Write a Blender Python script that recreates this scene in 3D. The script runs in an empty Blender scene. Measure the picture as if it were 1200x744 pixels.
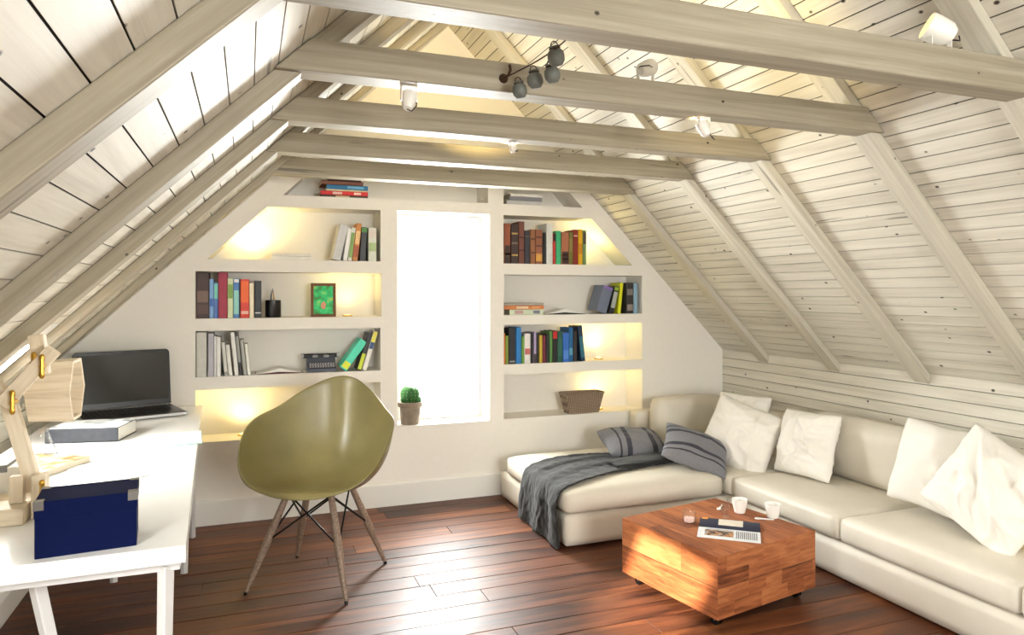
import bpy, bmesh, math, random
from mathutils import Vector, Matrix, noise, Euler
from mathutils.geometry import tessellate_polygon
PI = math.pi
random.seed(7)
scn = bpy.context.scene
COL = scn.collection

# ------------------------------------------------------------ materials
def nt(name):
    m = bpy.data.materials.new(name); m.use_nodes = True
    t = m.node_tree
    return m, t, t.nodes['Principled BSDF']
def lin(c):
    return tuple(((v/255.0)/12.92 if v/255.0 <= .04045 else (((v/255.0)+.055)/1.055)**2.4) for v in c[:3]) + (1.0,)
def plain(name, rgb, rough=.5, metal=0, bump=0, bscale=60, var=0, spec=.5, sheen=0, emit=None, es=0):
    m, t, b = nt(name)
    b.inputs['Base Color'].default_value = lin(rgb)
    b.inputs['Roughness'].default_value = rough
    b.inputs['Metallic'].default_value = metal
    b.inputs['Specular IOR Level'].default_value = spec
    if sheen: b.inputs['Sheen Weight'].default_value = sheen
    if emit:
        b.inputs['Emission Color'].default_value = lin(emit); b.inputs['Emission Strength'].default_value = es
    tc = t.nodes.new('ShaderNodeTexCoord')
    n = t.nodes.new('ShaderNodeTexNoise'); n.inputs['Scale'].default_value = bscale; n.inputs['Detail'].default_value = 5
    t.links.new(tc.outputs['Object'], n.inputs['Vector'])
    if var:
        mx = t.nodes.new('ShaderNodeMix'); mx.data_type = 'RGBA'
        mx.inputs[6].default_value = lin(tuple(v*(1-var) for v in rgb)); mx.inputs[7].default_value = lin(tuple(min(255, v*(1+var*.5)) for v in rgb))
        t.links.new(n.outputs['Fac'], mx.inputs[0]); t.links.new(mx.outputs[2], b.inputs['Base Color'])
    if bump:
        bp = t.nodes.new('ShaderNodeBump'); bp.inputs['Strength'].default_value = bump; bp.inputs['Distance'].default_value = .01
        t.links.new(n.outputs['Fac'], bp.inputs['Height']); t.links.new(bp.outputs['Normal'], b.inputs['Normal'])
    return m
def ramp(t, pts):
    r = t.nodes.new('ShaderNodeValToRGB')
    e = r.color_ramp.elements
    e[0].position = pts[0][0]; e[0].color = lin(pts[0][1])
    e[1].position = pts[-1][0]; e[1].color = lin(pts[-1][1])
    for p, c in pts[1:-1]:
        x = e.new(p); x.color = lin(c)
    return r
def wood(name, cols, along=2.0, across=40.0, knots=None, rough=(.45, .6), uv=False, island=.15, bump=.25, knotcol=(60, 52, 44), knotsc=8.0, spec=.4, coat=0, patch=None):
    """grain runs along local X (or U)"""
    m, t, b = nt(name)
    L = t.links.new
    tc = t.nodes.new('ShaderNodeTexCoord'); oi = t.nodes.new('ShaderNodeObjectInfo'); ge = t.nodes.new('ShaderNodeNewGeometry')
    ad = t.nodes.new('ShaderNodeVectorMath'); ad.operation = 'ADD'
    sc = t.nodes.new('ShaderNodeMath'); sc.operation = 'MULTIPLY'; sc.inputs[1].default_value = 37.0
    L(oi.outputs['Random'], sc.inputs[0])
    sc2 = t.nodes.new('ShaderNodeMath'); sc2.operation = 'MULTIPLY_ADD'; sc2.inputs[1].default_value = 23.0
    L(ge.outputs['Random Per Island'], sc2.inputs[0]); L(sc.outputs[0], sc2.inputs[2])
    L(tc.outputs['UV' if uv else 'Object'], ad.inputs[0]); L(sc2.outputs[0], ad.inputs[1])
    mp = t.nodes.new('ShaderNodeMapping'); mp.inputs['Scale'].default_value = (along, across, across)
    L(ad.outputs[0], mp.inputs[0])
    n = t.nodes.new('ShaderNodeTexNoise'); n.inputs['Scale'].default_value = 1; n.inputs['Detail'].default_value = 8; n.inputs['Roughness'].default_value = .65; n.inputs['Distortion'].default_value = .4
    L(mp.outputs[0], n.inputs['Vector'])
    r = ramp(t, [(.25 + .5*i/(len(cols)-1), c) for i, c in enumerate(cols)])
    # island brightness + grain
    mm = t.nodes.new('ShaderNodeMath'); mm.operation = 'MULTIPLY_ADD'
    L(ge.outputs['Random Per Island'], mm.inputs[0]); mm.inputs[1].default_value = island; 
    mq = t.nodes.new('ShaderNodeMath'); mq.operation = 'SUBTRACT'; mq.inputs[1].default_value = island/2
    L(n.outputs['Fac'], mq.inputs[0]); L(mq.outputs[0], mm.inputs[2]); L(mm.outputs[0], r.inputs[0])
    out = r.outputs[0]
    if knots:
        mk = t.nodes.new('ShaderNodeMapping'); mk.inputs['Scale'].default_value = (knotsc*.75, knotsc, knotsc)
        L(ad.outputs[0], mk.inputs[0])
        v = t.nodes.new('ShaderNodeTexVoronoi'); v.inputs['Scale'].default_value = 1
        if uv: v.voronoi_dimensions = '2D'
        L(mk.outputs[0], v.inputs['Vector'])
        cr = t.nodes.new('ShaderNodeMapRange'); cr.inputs[1].default_value = knots*.55; cr.inputs[2].default_value = knots; cr.inputs[3].default_value = 1; cr.inputs[4].default_value = 0
        L(v.outputs['Distance'], cr.inputs[0])
        # long cracks
        mc = t.nodes.new('ShaderNodeMapping'); mc.inputs['Scale'].default_value = (1.6, 30, 30)
        L(ad.outputs[0], mc.inputs[0])
        n2 = t.nodes.new('ShaderNodeTexNoise'); n2.inputs['Scale'].default_value = 1; n2.inputs['Detail'].default_value = 3; n2.inputs['Roughness'].default_value = .4
        L(mc.outputs[0], n2.inputs['Vector'])
        c2 = t.nodes.new('ShaderNodeMapRange'); c2.inputs[1].default_value = .715; c2.inputs[2].default_value = .75; c2.inputs[3].default_value = 0; c2.inputs[4].default_value = .55
        L(n2.outputs['Fac'], c2.inputs[0])
        mxx = t.nodes.new('ShaderNodeMath'); mxx.operation = 'MAXIMUM'; L(cr.outputs[0], mxx.inputs[0]); L(c2.outputs[0], mxx.inputs[1])
        mx = t.nodes.new('ShaderNodeMix'); mx.data_type = 'RGBA'
        L(mxx.outputs[0], mx.inputs[0]); L(out, mx.inputs[6]); mx.inputs[7].default_value = lin(knotcol)
        out = mx.outputs[2]
    if patch:
        n3 = t.nodes.new('ShaderNodeTexNoise'); n3.inputs['Scale'].default_value = 2.2; n3.inputs['Detail'].default_value = 6
        mp3 = t.nodes.new('ShaderNodeMapping'); mp3.inputs['Scale'].default_value = (1, 3.5, 3.5)
        L(ad.outputs[0], mp3.inputs[0]); L(mp3.outputs[0], n3.inputs['Vector'])
        c3 = t.nodes.new('ShaderNodeMapRange'); c3.inputs[1].default_value = .48; c3.inputs[2].default_value = .66; c3.inputs[3].default_value = 0; c3.inputs[4].default_value = .75
        L(n3.outputs['Fac'], c3.inputs[0])
        mx = t.nodes.new('ShaderNodeMix'); mx.data_type = 'RGBA'
        L(c3.outputs[0], mx.inputs[0]); L(out, mx.inputs[6]); mx.inputs[7].default_value = lin(patch)
        out = mx.outputs[2]
    L(out, b.inputs['Base Color'])
    rr = t.nodes.new('ShaderNodeMapRange'); rr.inputs[3].default_value = rough[0]; rr.inputs[4].default_value = rough[1]
    L(n.outputs['Fac'], rr.inputs[0]); L(rr.outputs[0], b.inputs['Roughness'])
    b.inputs['Specular IOR Level'].default_value = spec
    if coat: b.inputs['Coat Weight'].default_value = coat; b.inputs['Coat Roughness'].default_value = .18
    bp = t.nodes.new('ShaderNodeBump'); bp.inputs['Strength'].default_value = bump; bp.inputs['Distance'].default_value = .004
    L(n.outputs['Fac'], bp.inputs['Height']); L(bp.outputs['Normal'], b.inputs['Normal'])
    return m
def fabric(name, rgb, rough=.9, wv=900, stripes=None, bump=.3, var=.12):
    m, t, b = nt(name); L = t.links.new
    b.inputs['Roughness'].default_value = rough; b.inputs['Specular IOR Level'].default_value = .2
    b.inputs['Sheen Weight'].default_value = .15
    tc = t.nodes.new('ShaderNodeTexCoord')
    n = t.nodes.new('ShaderNodeTexNoise'); n.inputs['Scale'].default_value = wv*.25; n.inputs['Detail'].default_value = 4
    L(tc.outputs['Object'], n.inputs['Vector'])
    n2 = t.nodes.new('ShaderNodeTexNoise'); n2.inputs['Scale'].default_value = 9; n2.inputs['Detail'].default_value = 3
    L(tc.outputs['Object'], n2.inputs['Vector'])
    mx = t.nodes.new('ShaderNodeMix'); mx.data_type = 'RGBA'
    mx.inputs[6].default_value = lin(tuple(v*(1-var) for v in rgb)); mx.inputs[7].default_value = lin(tuple(min(255, v*(1+var*.6)) for v in rgb))
    L(n.outputs['Fac'], mx.inputs[0])
    out = mx.outputs[2]
    if stripes:
        sx = t.nodes.new('ShaderNodeSeparateXYZ'); L(tc.outputs['UV'], sx.inputs[0])
        for (a, c, col) in stripes:
            g = t.nodes.new('ShaderNodeMath'); g.operation = 'COMPARE'; g.inputs[1].default_value = (a+c)/2; g.inputs[2].default_value = (c-a)/2
            L(sx.outputs[0], g.inputs[0])
            m2 = t.nodes.new('ShaderNodeMix'); m2.data_type = 'RGBA'; L(g.outputs[0], m2.inputs[0]); L(out, m2.inputs[6]); m2.inputs[7].default_value = lin(col)
            out = m2.outputs[2]
    L(out, b.inputs['Base Color'])
    bp = t.nodes.new('ShaderNodeBump'); bp.inputs['Strength'].default_value = bump; bp.inputs['Distance'].default_value = .003
    L(n.outputs['Fac'], bp.inputs['Height']); L(bp.outputs['Normal'], b.inputs['Normal'])
    return m
def glass(name, rgb=(255, 255, 255), rough=0):
    """thin pane: mostly clear with a fresnel reflection"""
    m, t, b = nt(name); L = t.links.new
    tr = t.nodes.new('ShaderNodeBsdfTransparent'); tr.inputs[0].default_value = lin(rgb)
    gl = t.nodes.new('ShaderNodeBsdfGlossy'); gl.inputs['Roughness'].default_value = rough
    fr = t.nodes.new('ShaderNodeLayerWeight'); fr.inputs[0].default_value = .5
    pw = t.nodes.new('ShaderNodeMath'); pw.operation = 'POWER'; pw.inputs[1].default_value = 3; L(fr.outputs['Facing'], pw.inputs[0])
    ml = t.nodes.new('ShaderNodeMath'); ml.operation = 'MULTIPLY_ADD'; ml.inputs[1].default_value = .6; ml.inputs[2].default_value = .05; L(pw.outputs[0], ml.inputs[0])
    mx = t.nodes.new('ShaderNodeMixShader'); L(ml.outputs[0], mx.inputs[0]); L(tr.outputs[0], mx.inputs[1]); L(gl.outputs[0], mx.inputs[2])
    L(mx.outputs[0], t.nodes['Material Output'].inputs[0])
    return m

M = {}
M['ceil'] = wood('whitewashed_planks', [(188, 182, 167), (212, 207, 193), (226, 222, 209)], 1.2, 30, knots=.10, island=.14, bump=.12, knotcol=(66, 58, 48), knotsc=11)
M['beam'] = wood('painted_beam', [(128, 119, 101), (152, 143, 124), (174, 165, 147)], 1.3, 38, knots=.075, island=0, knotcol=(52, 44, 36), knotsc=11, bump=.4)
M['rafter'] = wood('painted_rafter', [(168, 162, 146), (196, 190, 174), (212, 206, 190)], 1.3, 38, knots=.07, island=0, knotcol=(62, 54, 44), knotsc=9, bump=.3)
M['dark'] = plain('dark_gap', (28, 22, 18), .9)
M['wall'] = plain('wall_plaster', (240, 236, 228), .75, bump=.05, bscale=30, var=.015)
M['white'] = plain('white_paint', (238, 237, 232), .35)
M['floor'] = wood('floor_boards', [(34, 17, 11), (70, 36, 21), (106, 59, 33), (144, 88, 50)], 1.6, 20, knots=.06, rough=(.34, .58), island=.24, knotcol=(26, 14, 10), knotsc=5, spec=.42, coat=.0, bump=.35, patch=(98, 58, 36))
M['table'] = wood('coffee_table_wood', [(92, 48, 28), (152, 88, 52), (188, 120, 74)], 6, 50, rough=(.45, .6), uv=True, island=.28, bump=.15, spec=.3)
M['lampwood'] = wood('pale_lamp_wood', [(196, 176, 146), (224, 208, 182), (236, 224, 202)], 4, 50, island=.05, bump=.15)
M['deskwhite'] = plain('desk_laminate', (240, 240, 238), .16)
M['desksteel'] = plain('desk_leg_white', (214, 214, 214), .35)
M['leather'] = plain('sofa_leather', (218, 211, 197), .48, bump=.12, bscale=14, var=.03)
M['pillow'] = fabric('white_cotton', (240, 236, 228), var=.04)
M['cream'] = fabric('cream_cotton', (238, 220, 178), var=.06)
M['greypillow'] = fabric('grey_striped_wool', (128, 128, 134), stripes=[(.16, .19, (60, 60, 68)), (.27, .345, (64, 64, 74)), (.655, .73, (64, 64, 74)), (.81, .84, (60, 60, 68))], var=.2)
M['throw'] = fabric('charcoal_wool', (42, 42, 42), wv=420, var=.45, bump=.8)
M['shell'] = plain('olive_fibreglass', (132, 122, 78), .34, var=.22, bscale=5, bump=.02, spec=.5)
M['chairleg'] = wood('chair_leg_wood', [(104, 84, 70), (140, 120, 104), (168, 150, 132)], 2, 90, island=0, bump=.1, rough=(.35, .45))
M['blackmetal'] = plain('black_metal', (22, 22, 22), .35, .6)
M['steel'] = plain('brushed_steel', (150, 150, 148), .3, 1)
M['brass'] = plain('brass', (200, 158, 70), .3, 1)
M['black'] = plain('black_plastic', (16, 16, 17), .3)
M['screen'] = plain('black_screen', (10, 11, 12), .12, spec=.6)
M['keys'] = plain('black_keys', (34, 34, 36), .45)
M['silver'] = plain('silver_plastic', (190, 190, 192), .35, .3)
M['bluebox'] = plain('navy_card', (1, 12, 54), .9, spec=.15, bump=.04, bscale=200)
M['paper'] = plain('paper', (240, 238, 232), .7)
M['pages'] = plain('book_pages', (222, 212, 190), .8, bump=.1, bscale=300)
M['ceramic'] = plain('white_ceramic', (240, 238, 232), .2)
M['wax'] = plain('pink_wax', (236, 205, 196), .5)
M['glass'] = glass('clear_glass')
M['pane'] = glass('window_glass')
M['basket'] = None
M['cactus'] = plain('cactus_green', (44, 108, 44), .6, var=.3, bscale=40)
M['spine'] = plain('cactus_spines', (210, 205, 170), .7)
M['soil'] = plain('red_gravel', (130, 70, 48), .9, bump=.6, bscale=90)
M['pot'] = plain('worn_stone_pot', (142, 128, 112), .8, var=.3, bscale=18, bump=.25)
M['gourd'] = plain('weathered_metal', (104, 106, 100), .55, .25, var=.35, bscale=22)
M['wire'] = plain('rusty_wire', (72, 52, 36), .7, .5)
M['lampwhite'] = plain('white_lamp_housing', (238, 234, 226), .35)
M['led'] = plain('led_lens', (255, 232, 170), .3, emit=(255, 226, 150), es=3)

# ------------------------------------------------------------ mesh helpers
def add_box(bm, lo, hi, mat=None, uvs=False):
    vs = [bm.verts.new(Vector(p)) for p in [(lo[0], lo[1], lo[2]), (hi[0], lo[1], lo[2]), (hi[0], hi[1], lo[2]), (lo[0], hi[1], lo[2]), (lo[0], lo[1], hi[2]), (hi[0], lo[1], hi[2]), (hi[0], hi[1], hi[2]), (lo[0], hi[1], hi[2])]]
    if mat is not None:
        for v in vs: v.co = mat @ v.co
    fs = [bm.faces.new([vs[i] for i in f]) for f in ((3, 2, 1, 0), (4, 5, 6, 7), (0, 1, 5, 4), (1, 2, 6, 5), (2, 3, 7, 6), (3, 0, 4, 7))]
    return vs, fs
def add_prism(bm, pts, a, b, axis=1):
    """polygon pts (2D) extruded along axis from a to b; axis 1: pts=(x,z), axis 0: pts=(y,z), axis 2: pts=(x,y)"""
    def P(p, t):
        return {0: (t, p[0], p[1]), 1: (p[0], t, p[1]), 2: (p[0], p[1], t)}[axis]
    A = [bm.verts.new(P(p, a)) for p in pts]; B = [bm.verts.new(P(p, b)) for p in pts]
    bm.faces.new(A); bm.faces.new(B[::-1])
    n = len(pts)
    for i in range(n):
        bm.faces.new((A[(i+1) % n], A[i], B[i], B[(i+1) % n]))
def add_tube(bm, p0, p1, r0, r1=None, seg=12, caps=True):
    r1 = r0 if r1 is None else r1
    p0 = Vector(p0); p1 = Vector(p1); d = (p1-p0).normalized()
    up = Vector((0, 0, 1)) if abs(d.z) < .95 else Vector((1, 0, 0))
    a = d.cross(up).normalized(); b = d.cross(a)
    R = []
    for p, r in ((p0, r0), (p1, r1)):
        R.append([bm.verts.new(p + (a*math.cos(2*PI*i/seg) + b*math.sin(2*PI*i/seg))*r) for i in range(seg)])
    for i in range(seg):
        bm.faces.new((R[0][i], R[0][(i+1) % seg], R[1][(i+1) % seg], R[1][i]))
    if caps: bm.faces.new(R[0][::-1]); bm.faces.new(R[1])
def add_path(bm, pts, r, seg=8):
    pts = [Vector(p) for p in pts]
    prev = None; a = None
    for k, p in enumerate(pts):
        d = (pts[min(k+1, len(pts)-1)] - pts[max(k-1, 0)]).normalized()
        if a is None:
            up = Vector((0, 0, 1)) if abs(d.z) < .9 else Vector((1, 0, 0)); a = d.cross(up).normalized()
        a = (a - d*a.dot(d)).normalized(); b = d.cross(a)
        ring = [bm.verts.new(p + (a*math.cos(2*PI*i/seg) + b*math.sin(2*PI*i/seg))*r) for i in range(seg)]
        if prev:
            for i in range(seg): bm.faces.new((prev[i], prev[(i+1) % seg], ring[(i+1) % seg], ring[i]))
        else: bm.faces.new(ring[::-1])
        prev = ring
    bm.faces.new(prev)
def add_lathe(bm, prof, seg=28, c=(0, 0, 0), closed=False):
    rings = []
    for r, z in prof:
        if r < 1e-6: rings.append([bm.verts.new((c[0], c[1], c[2]+z))])
        else: rings.append([bm.verts.new((c[0]+r*math.cos(2*PI*i/seg), c[1]+r*math.sin(2*PI*i/seg), c[2]+z)) for i in range(seg)])
    for A, B in zip(rings, rings[1:]):
        for i in range(seg):
            j = (i+1) % seg
            if len(A) == 1 and len(B) == 1: continue
            if len(A) == 1: bm.faces.new((A[0], B[j], B[i]))
            elif len(B) == 1: bm.faces.new((A[i], A[j], B[0]))
            else: bm.faces.new((A[i], A[j], B[j], B[i]))
def new(): return bmesh.new()
def obj(name, bm, mat, parent=None, bevel=0, smooth=False, segs=2, subsurf=0, loc=None, rot=None, solid=0, recalc=True):
    if recalc: bmesh.ops.recalc_face_normals(bm, faces=bm.faces[:])
    me = bpy.data.meshes.new(name); bm.to_mesh(me); bm.free()
    for mm in (mat if isinstance(mat, (list, tuple)) else [mat]): me.materials.append(mm)
    if smooth:
        for p in me.polygons: p.use_smooth = True
        if smooth == 'auto': me.set_sharp_from_angle(angle=math.radians(38))
    o = bpy.data.objects.new(name, me); COL.objects.link(o)
    if parent: o.parent = parent
    if loc: o.location = loc
    if rot: o.rotation_euler = rot
    if solid:
        s = o.modifiers.new('s', 'SOLIDIFY'); s.thickness = solid; s.offset = -1
    if bevel:
        s = o.modifiers.new('b', 'BEVEL'); s.width = bevel; s.segments = segs; s.limit_method = 'ANGLE'; s.angle_limit = math.radians(40)
    if subsurf:
        s = o.modifiers.new('u', 'SUBSURF'); s.levels = subsurf; s.render_levels = subsurf
    return o
def tag(o, label, cat, group=None):
    o['label'] = label; o['category'] = cat
    if group: o['group'] = group
    return o
def thing(name, label, cat, loc=(0, 0, 0), rot=(0, 0, 0), group=None):
    o = bpy.data.objects.new(name, None); COL.objects.link(o)
    o.empty_display_size = .05
    o.location = loc; o.rotation_euler = rot
    return tag(o, label, cat, group)
def struct(name, bm, mat, **k):
    o = obj(name, bm, mat, **k); o['kind'] = 'structure'; return o
def box_obj(name, lo, hi, mat, parent=None, bevel=0, **k):
    bm = new(); add_box(bm, lo, hi); return obj(name, bm, mat, parent, bevel=bevel, **k)

# ------------------------------------------------------------ room constants
YW = 4.627; YF = -1.6; XR = 3.525; XL = -1.0
def zR(x): return 4.504 - 1.006*x
def zL(x): return 1.9915 + .9625*x
XA = (4.504-1.9915)/(1.006+.9625); ZA = zR(XA)

# floor: boards along X
bm = new()
y = YW + .003; k = 0
w = .1333
rnd = random.Random(3)
while y > YF:
    x = XL - .3
    gap = rnd.choice([.002, .0025, .003, .006])
    xs = [XL-.05]
    xx = XL + rnd.uniform(.6, 2.6)
    if k == 10: xx = .816
    while xx < XR - .2:
        xs.append(xx); xx += rnd.uniform(2.4, 4.2)
    xs.append(XR+.05)
    for a, b in zip(xs, xs[1:]):
        dz = rnd.uniform(-.0012, 0)
        add_box(bm, (a+.001, y-w+gap/2, -.02), (b-.001, y-gap/2, dz))
    y -= w; k += 1
floor = struct('floor', bm, M['floor'], bevel=.0012, segs=1)
bm = new(); add_box(bm, (XL-.05, YF-.05, -.05), (XR+.05, YW+.05, -.0215))
struct('floor', bm, M['dark'])

# knee walls of planks
def plankwall(name, X, sgn, ztop, mat, step=.066, gap=.003, holes=()):
    bm = new(); z = ztop
    while z > 0:
        z0 = max(0, z-step)
        spans = [(YF, YW)]
        for (a, b, c, d) in holes:
            if z0 < d and z > c: spans = [s for (p, q) in spans for s in ((p, a), (b, q))]
        for (p, q) in spans:
            add_box(bm, (min(X, X+sgn*.018), p, z0+gap/2), (max(X, X+sgn*.018), q, z-gap/2))
        z -= step
    o = struct(name, bm, mat)
    return o
# local X must run along the boards: build in world then rely on Mapping -> separate material with Y grain
def grainY(src, name):
    m = src.copy(); m.name = name
    t = m.node_tree
    for n in t.nodes:
        if n.type == 'MAPPING':
            s = n.inputs['Scale'].default_value
            n.inputs['Scale'].default_value = (s[1], s[0], s[2])
    return m
M['ceilY'] = grainY(M['ceil'], 'whitewashed_planks_lengthwise')
plankwall('wall_right', XR, 1, .960, M['ceilY'], gap=.004)
bm = new(); add_box(bm, (XR+.02, YF-.1, -.02), (XR+.06, YW+.1, 1.02)); struct('wall_right', bm, M['dark'])
plankwall('wall_left', XL, -1, zL(XL)-.0, M['ceilY'], step=.0915, gap=.004)
bm = new(); add_box(bm, (XL-.06, YF-.1, -.02), (XL-.02, YW+.1, 1.02)); struct('wall_left', bm, M['dark'])

# ceiling slopes; planks run along Y
SKY = (.05, .95)     # roof window span in y (left slope)
SKD = (.10, .66)     # span along slope from the eave, metres
ROOFW = [(.66, 1.24, .05, .56), (2.96, 3.40, .03, .27)]   # y0, y1, s0, s1 on the left slope
def slope(x0, z0, x1, z1, step, gap, start, holes=()):
    d = Vector((x1-x0, 0, z1-z0)); Ls = d.length; d.normalize()
    nrm = Vector((-d.z, 0, d.x))
    if nrm.z < 0: nrm = -nrm
    bm = new(); bd = new()
    def strip(b, s0, s1, y0, y1, h0, h1):
        P = []
        for (s, h) in ((s0, h0), (s1, h0), (s1, h1), (s0, h1)):
            P.append(Vector((x0, 0, z0)) + d*s + nrm*h)
        A = [b.verts.new((p.x, y0, p.z)) for p in P]; B = [b.verts.new((p.x, y1, p.z)) for p in P]
        b.faces.new(A); b.faces.new(B[::-1])
        for i in range(4): b.faces.new((A[(i+1) % 4], A[i], B[i], B[(i+1) % 4]))
    def spans(a, b, ya, yb):
        sp = [(ya, yb)]
        for (h0, h1, s0, s1) in holes:
            if a < s1-1e-6 and b > s0+1e-6:
                sp = [q for (p, r) in sp for q in (((p, h0), (h1, r)) if p < h0 < r else ((p, r),))]
        return sp
    s = start
    while s < Ls:
        a, b = max(0, s+gap/2), min(Ls, s+step-gap/2)
        if b > a:
            for (p, q) in spans(a, b, YF, YW): strip(bm, a, b, p, q, 0, .0045)
        s += step
    cuts = sorted({-.05, Ls+.05} | {h[2] for h in holes} | {h[3] for h in holes})
    for a, b in zip(cuts, cuts[1:]):
        for (p, q) in spans(a, b, YF-.1, YW+.1): strip(bd, a, b, p, q, .006, .06)
    struct('ceiling', bm, M['ceilY']); struct('ceiling', bd, M['dark'])
    return d, nrm
slope(XR, zR(XR), XA, ZA, .0665, .0048, .0)
dL, nL = slope(XL, zL(XL), XA, ZA, .0915, .0045, .038-.0915, ROOFW)
def slopeL(s, h=0): return Vector((XL, 0, zL(XL))) + dL*s + nL*h
def strip2(b, s0, s1, y0, y1, h0, h1):
    P = [slopeL(s, h) for (s, h) in ((s0, h0), (s1, h0), (s1, h1), (s0, h1))]
    A = [b.verts.new((p.x, y0, p.z)) for p in P]; B = [b.verts.new((p.x, y1, p.z)) for p in P]
    b.faces.new(A); b.faces.new(B[::-1])
    for i in range(4): b.faces.new((A[(i+1) % 4], A[i], B[i], B[(i+1) % 4]))
for wi, (y0, y1, s0, s1) in enumerate(ROOFW):
    bm = new(); fw = .022
    e0 = s0-.09; e1 = s1+.09
    strip2(bm, max(0.002, e0), s0+fw, y0-.0, y1, -.006, .07); strip2(bm, s1-fw, e1, y0, y1, -.006, .07)
    strip2(bm, s0+fw, s1-fw, y0, y0+fw, -.006, .07); strip2(bm, s0+fw, s1-fw, y1-fw, y1, -.006, .07)
    ww = struct('window_%d' % (3+wi), bm, M['white'])
    bm = new(); strip2(bm, s0+fw, s1-fw, y0+fw, y1-fw, .045, .049); obj('window_pane', bm, M['pane'], ww)

# ------------------------------------------------------------ back wall with niches
gable = [(XL, 0), (XR, 0), (XR, zR(XR)), (XA, ZA), (XL, zL(XL))]
TOPZ = 2.27
niches = [
    [(.206, 2.02), (1.561, 2.03), (1.561, TOPZ), (.456, TOPZ)],
    [(-.232, 1.612), (.815, 1.612), (.815, 1.950), (.11, 1.942)],
    [(-.298, 1.249), (.82, 1.249), (.82, 1.535), (-.298, 1.535)],
    [(-.298, .895), (.815, .895), (.815, 1.175), (-.298, 1.175)],
    [(-.298, .500), (.815, .500), (.815, .818), (-.298, .818)],
    [(1.675, 2.030), (2.290, 2.030), (2.05, TOPZ), (1.675, TOPZ)],
    [(1.676, 1.612), (2.707, 1.612), (2.363, 1.952), (1.676, 1.952)],
    [(1.678, 1.249), (2.792, 1.249), (2.792, 1.535), (1.678, 1.535)],
    [(1.678, .902), (2.792, .902), (2.792, 1.181), (1.678, 1.181)],
    [(1.678, .520), (2.792, .520), (2.792, .830), (1.678, .830)],
]
win = [(.926, .518), (1.572, .518), (1.572, 1.952), (.926, 1.952)]
DN = .25
bm = new()
loops = [gable] + niches + [win]
flat = [p for l in loops for p in l]
vs = [bm.verts.new((p[0], YW, p[1])) for p in flat]
tris = tessellate_polygon([[Vector((p[0], p[1], 0)) for p in l] for l in loops])
for t in tris:
    try: bm.faces.new([vs[i] for i in t])
    except ValueError: pass
i = len(gable)
for l in niches + [win]:
    n = len(l); depth = DN if l is not win else .30
    B = [bm.verts.new((p[0], YW+depth, p[1])) for p in l]
    F = vs[i:i+n]
    for a in range(n):
        bm.faces.new((F[a], F[(a+1) % n], B[(a+1) % n], B[a]))
    if l is not win: bm.faces.new(B)
    i += n
bmesh.ops.recalc_face_normals(bm, faces=bm.faces[:])
wb = struct('wall_back', bm, M['wall'], recalc=False)
wb_b = None
# mass behind the niches (keeps daylight out, leaves the window open)
bm = new()
add_box(bm, (XL-.1, YW+.26, 0), (.916, YW+.32, 3.4)); add_box(bm, (1.582, YW+.26, 0), (XR+.1, YW+.32, 3.4))
add_box(bm, (.916, YW+.26, 0), (1.582, YW+.32, .508)); add_box(bm, (.916, YW+.26, 1.962), (1.582, YW+.32, 3.4))
struct('wall_back', bm, M['wall'])
# back window: frame, sash bars, pane
bm = new()
x0, x1, z0, z1 = .93, 1.568, .522, 1.948
yy = YW+.20
for (a, b, c, d) in ((x0, x0+.05, z0, z1), (x1-.05, x1, z0, z1), (x0+.05, x1-.05, z0, z0+.05), (x0+.05, x1-.05, z1-.05, z1)):
    add_box(bm, (a, yy, c), (b, yy+.06, d))
for (a, b, c, d) in ((x0+.05, x0+.10, z0+.05, z1-.05), (x1-.10, x1-.05, z0+.05, z1-.05), (x0+.1, x1-.1, z0+.05, z0+.1), (x0+.1, x1-.1, z1-.1, z1-.05)):
    add_box(bm, (a, yy+.012, c), (b, yy+.05, d))
w1 = struct('window_1', bm, M['white'], bevel=.004)
bm = new(); add_box(bm, (x0+.1, yy+.03, z0+.1), (x1-.1, yy+.034, z1-.1)); obj('window_pane', bm, M['pane'], w1)
bm = new(); add_prism(bm, [(-.02, .0), (.0, .0), (.0, .15), (-.012, .15), (-.02, .142)], XL+.0, XR, 0)
bb = struct('baseboard_back', bm, M['white']); bb.location = (0, YW, 0)
bm = new(); add_prism(bm, [(XL, 0), (XL+.03, 0), (XL+.03, .10), (XL+.02, .125), (XL+.01, .13), (XL, .13)], YF, YW-.02, 1)
struct('baseboard_left', bm, M['white'])
# wall behind the camera, with a window
W3 = [(.7, .9), (1.9, .9), (1.9, 1.95), (.7, 1.95)]
bm = new()
loops = [gable, W3]; flat = gable + W3
for yy_ in (YF,):
    vs = [bm.verts.new((p[0], yy_, p[1])) for p in flat]
    for t in tessellate_polygon([[Vector((p[0], p[1], 0)) for p in l] for l in loops]): bm.faces.new([vs[i] for i in t])
    B = [bm.verts.new((p[0], yy_-.2, p[1])) for p in W3]
    for a in range(4): bm.faces.new((vs[5+a], vs[5+(a+1) % 4], B[(a+1) % 4], B[a]))
struct('wall_front', bm, M['wall'], recalc=False)
bm = new()
for (a, b, c, d) in ((.7, .75, .9, 1.95), (1.85, 1.9, .9, 1.95), (.75, 1.85, .9, .95), (.75, 1.85, 1.9, 1.95), (1.28, 1.32, .95, 1.9)):
    add_box(bm, (a, YF-.15, c), (b, YF-.09, d))
w3 = struct('window_2', bm, M['white'])
bm = new(); add_box(bm, (.75, YF-.125, .95), (1.28, YF-.12, 1.9)); add_box(bm, (1.32, YF-.125, .95), (1.85, YF-.12, 1.9)); obj('window_pane', bm, M['pane'], w3)

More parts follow.
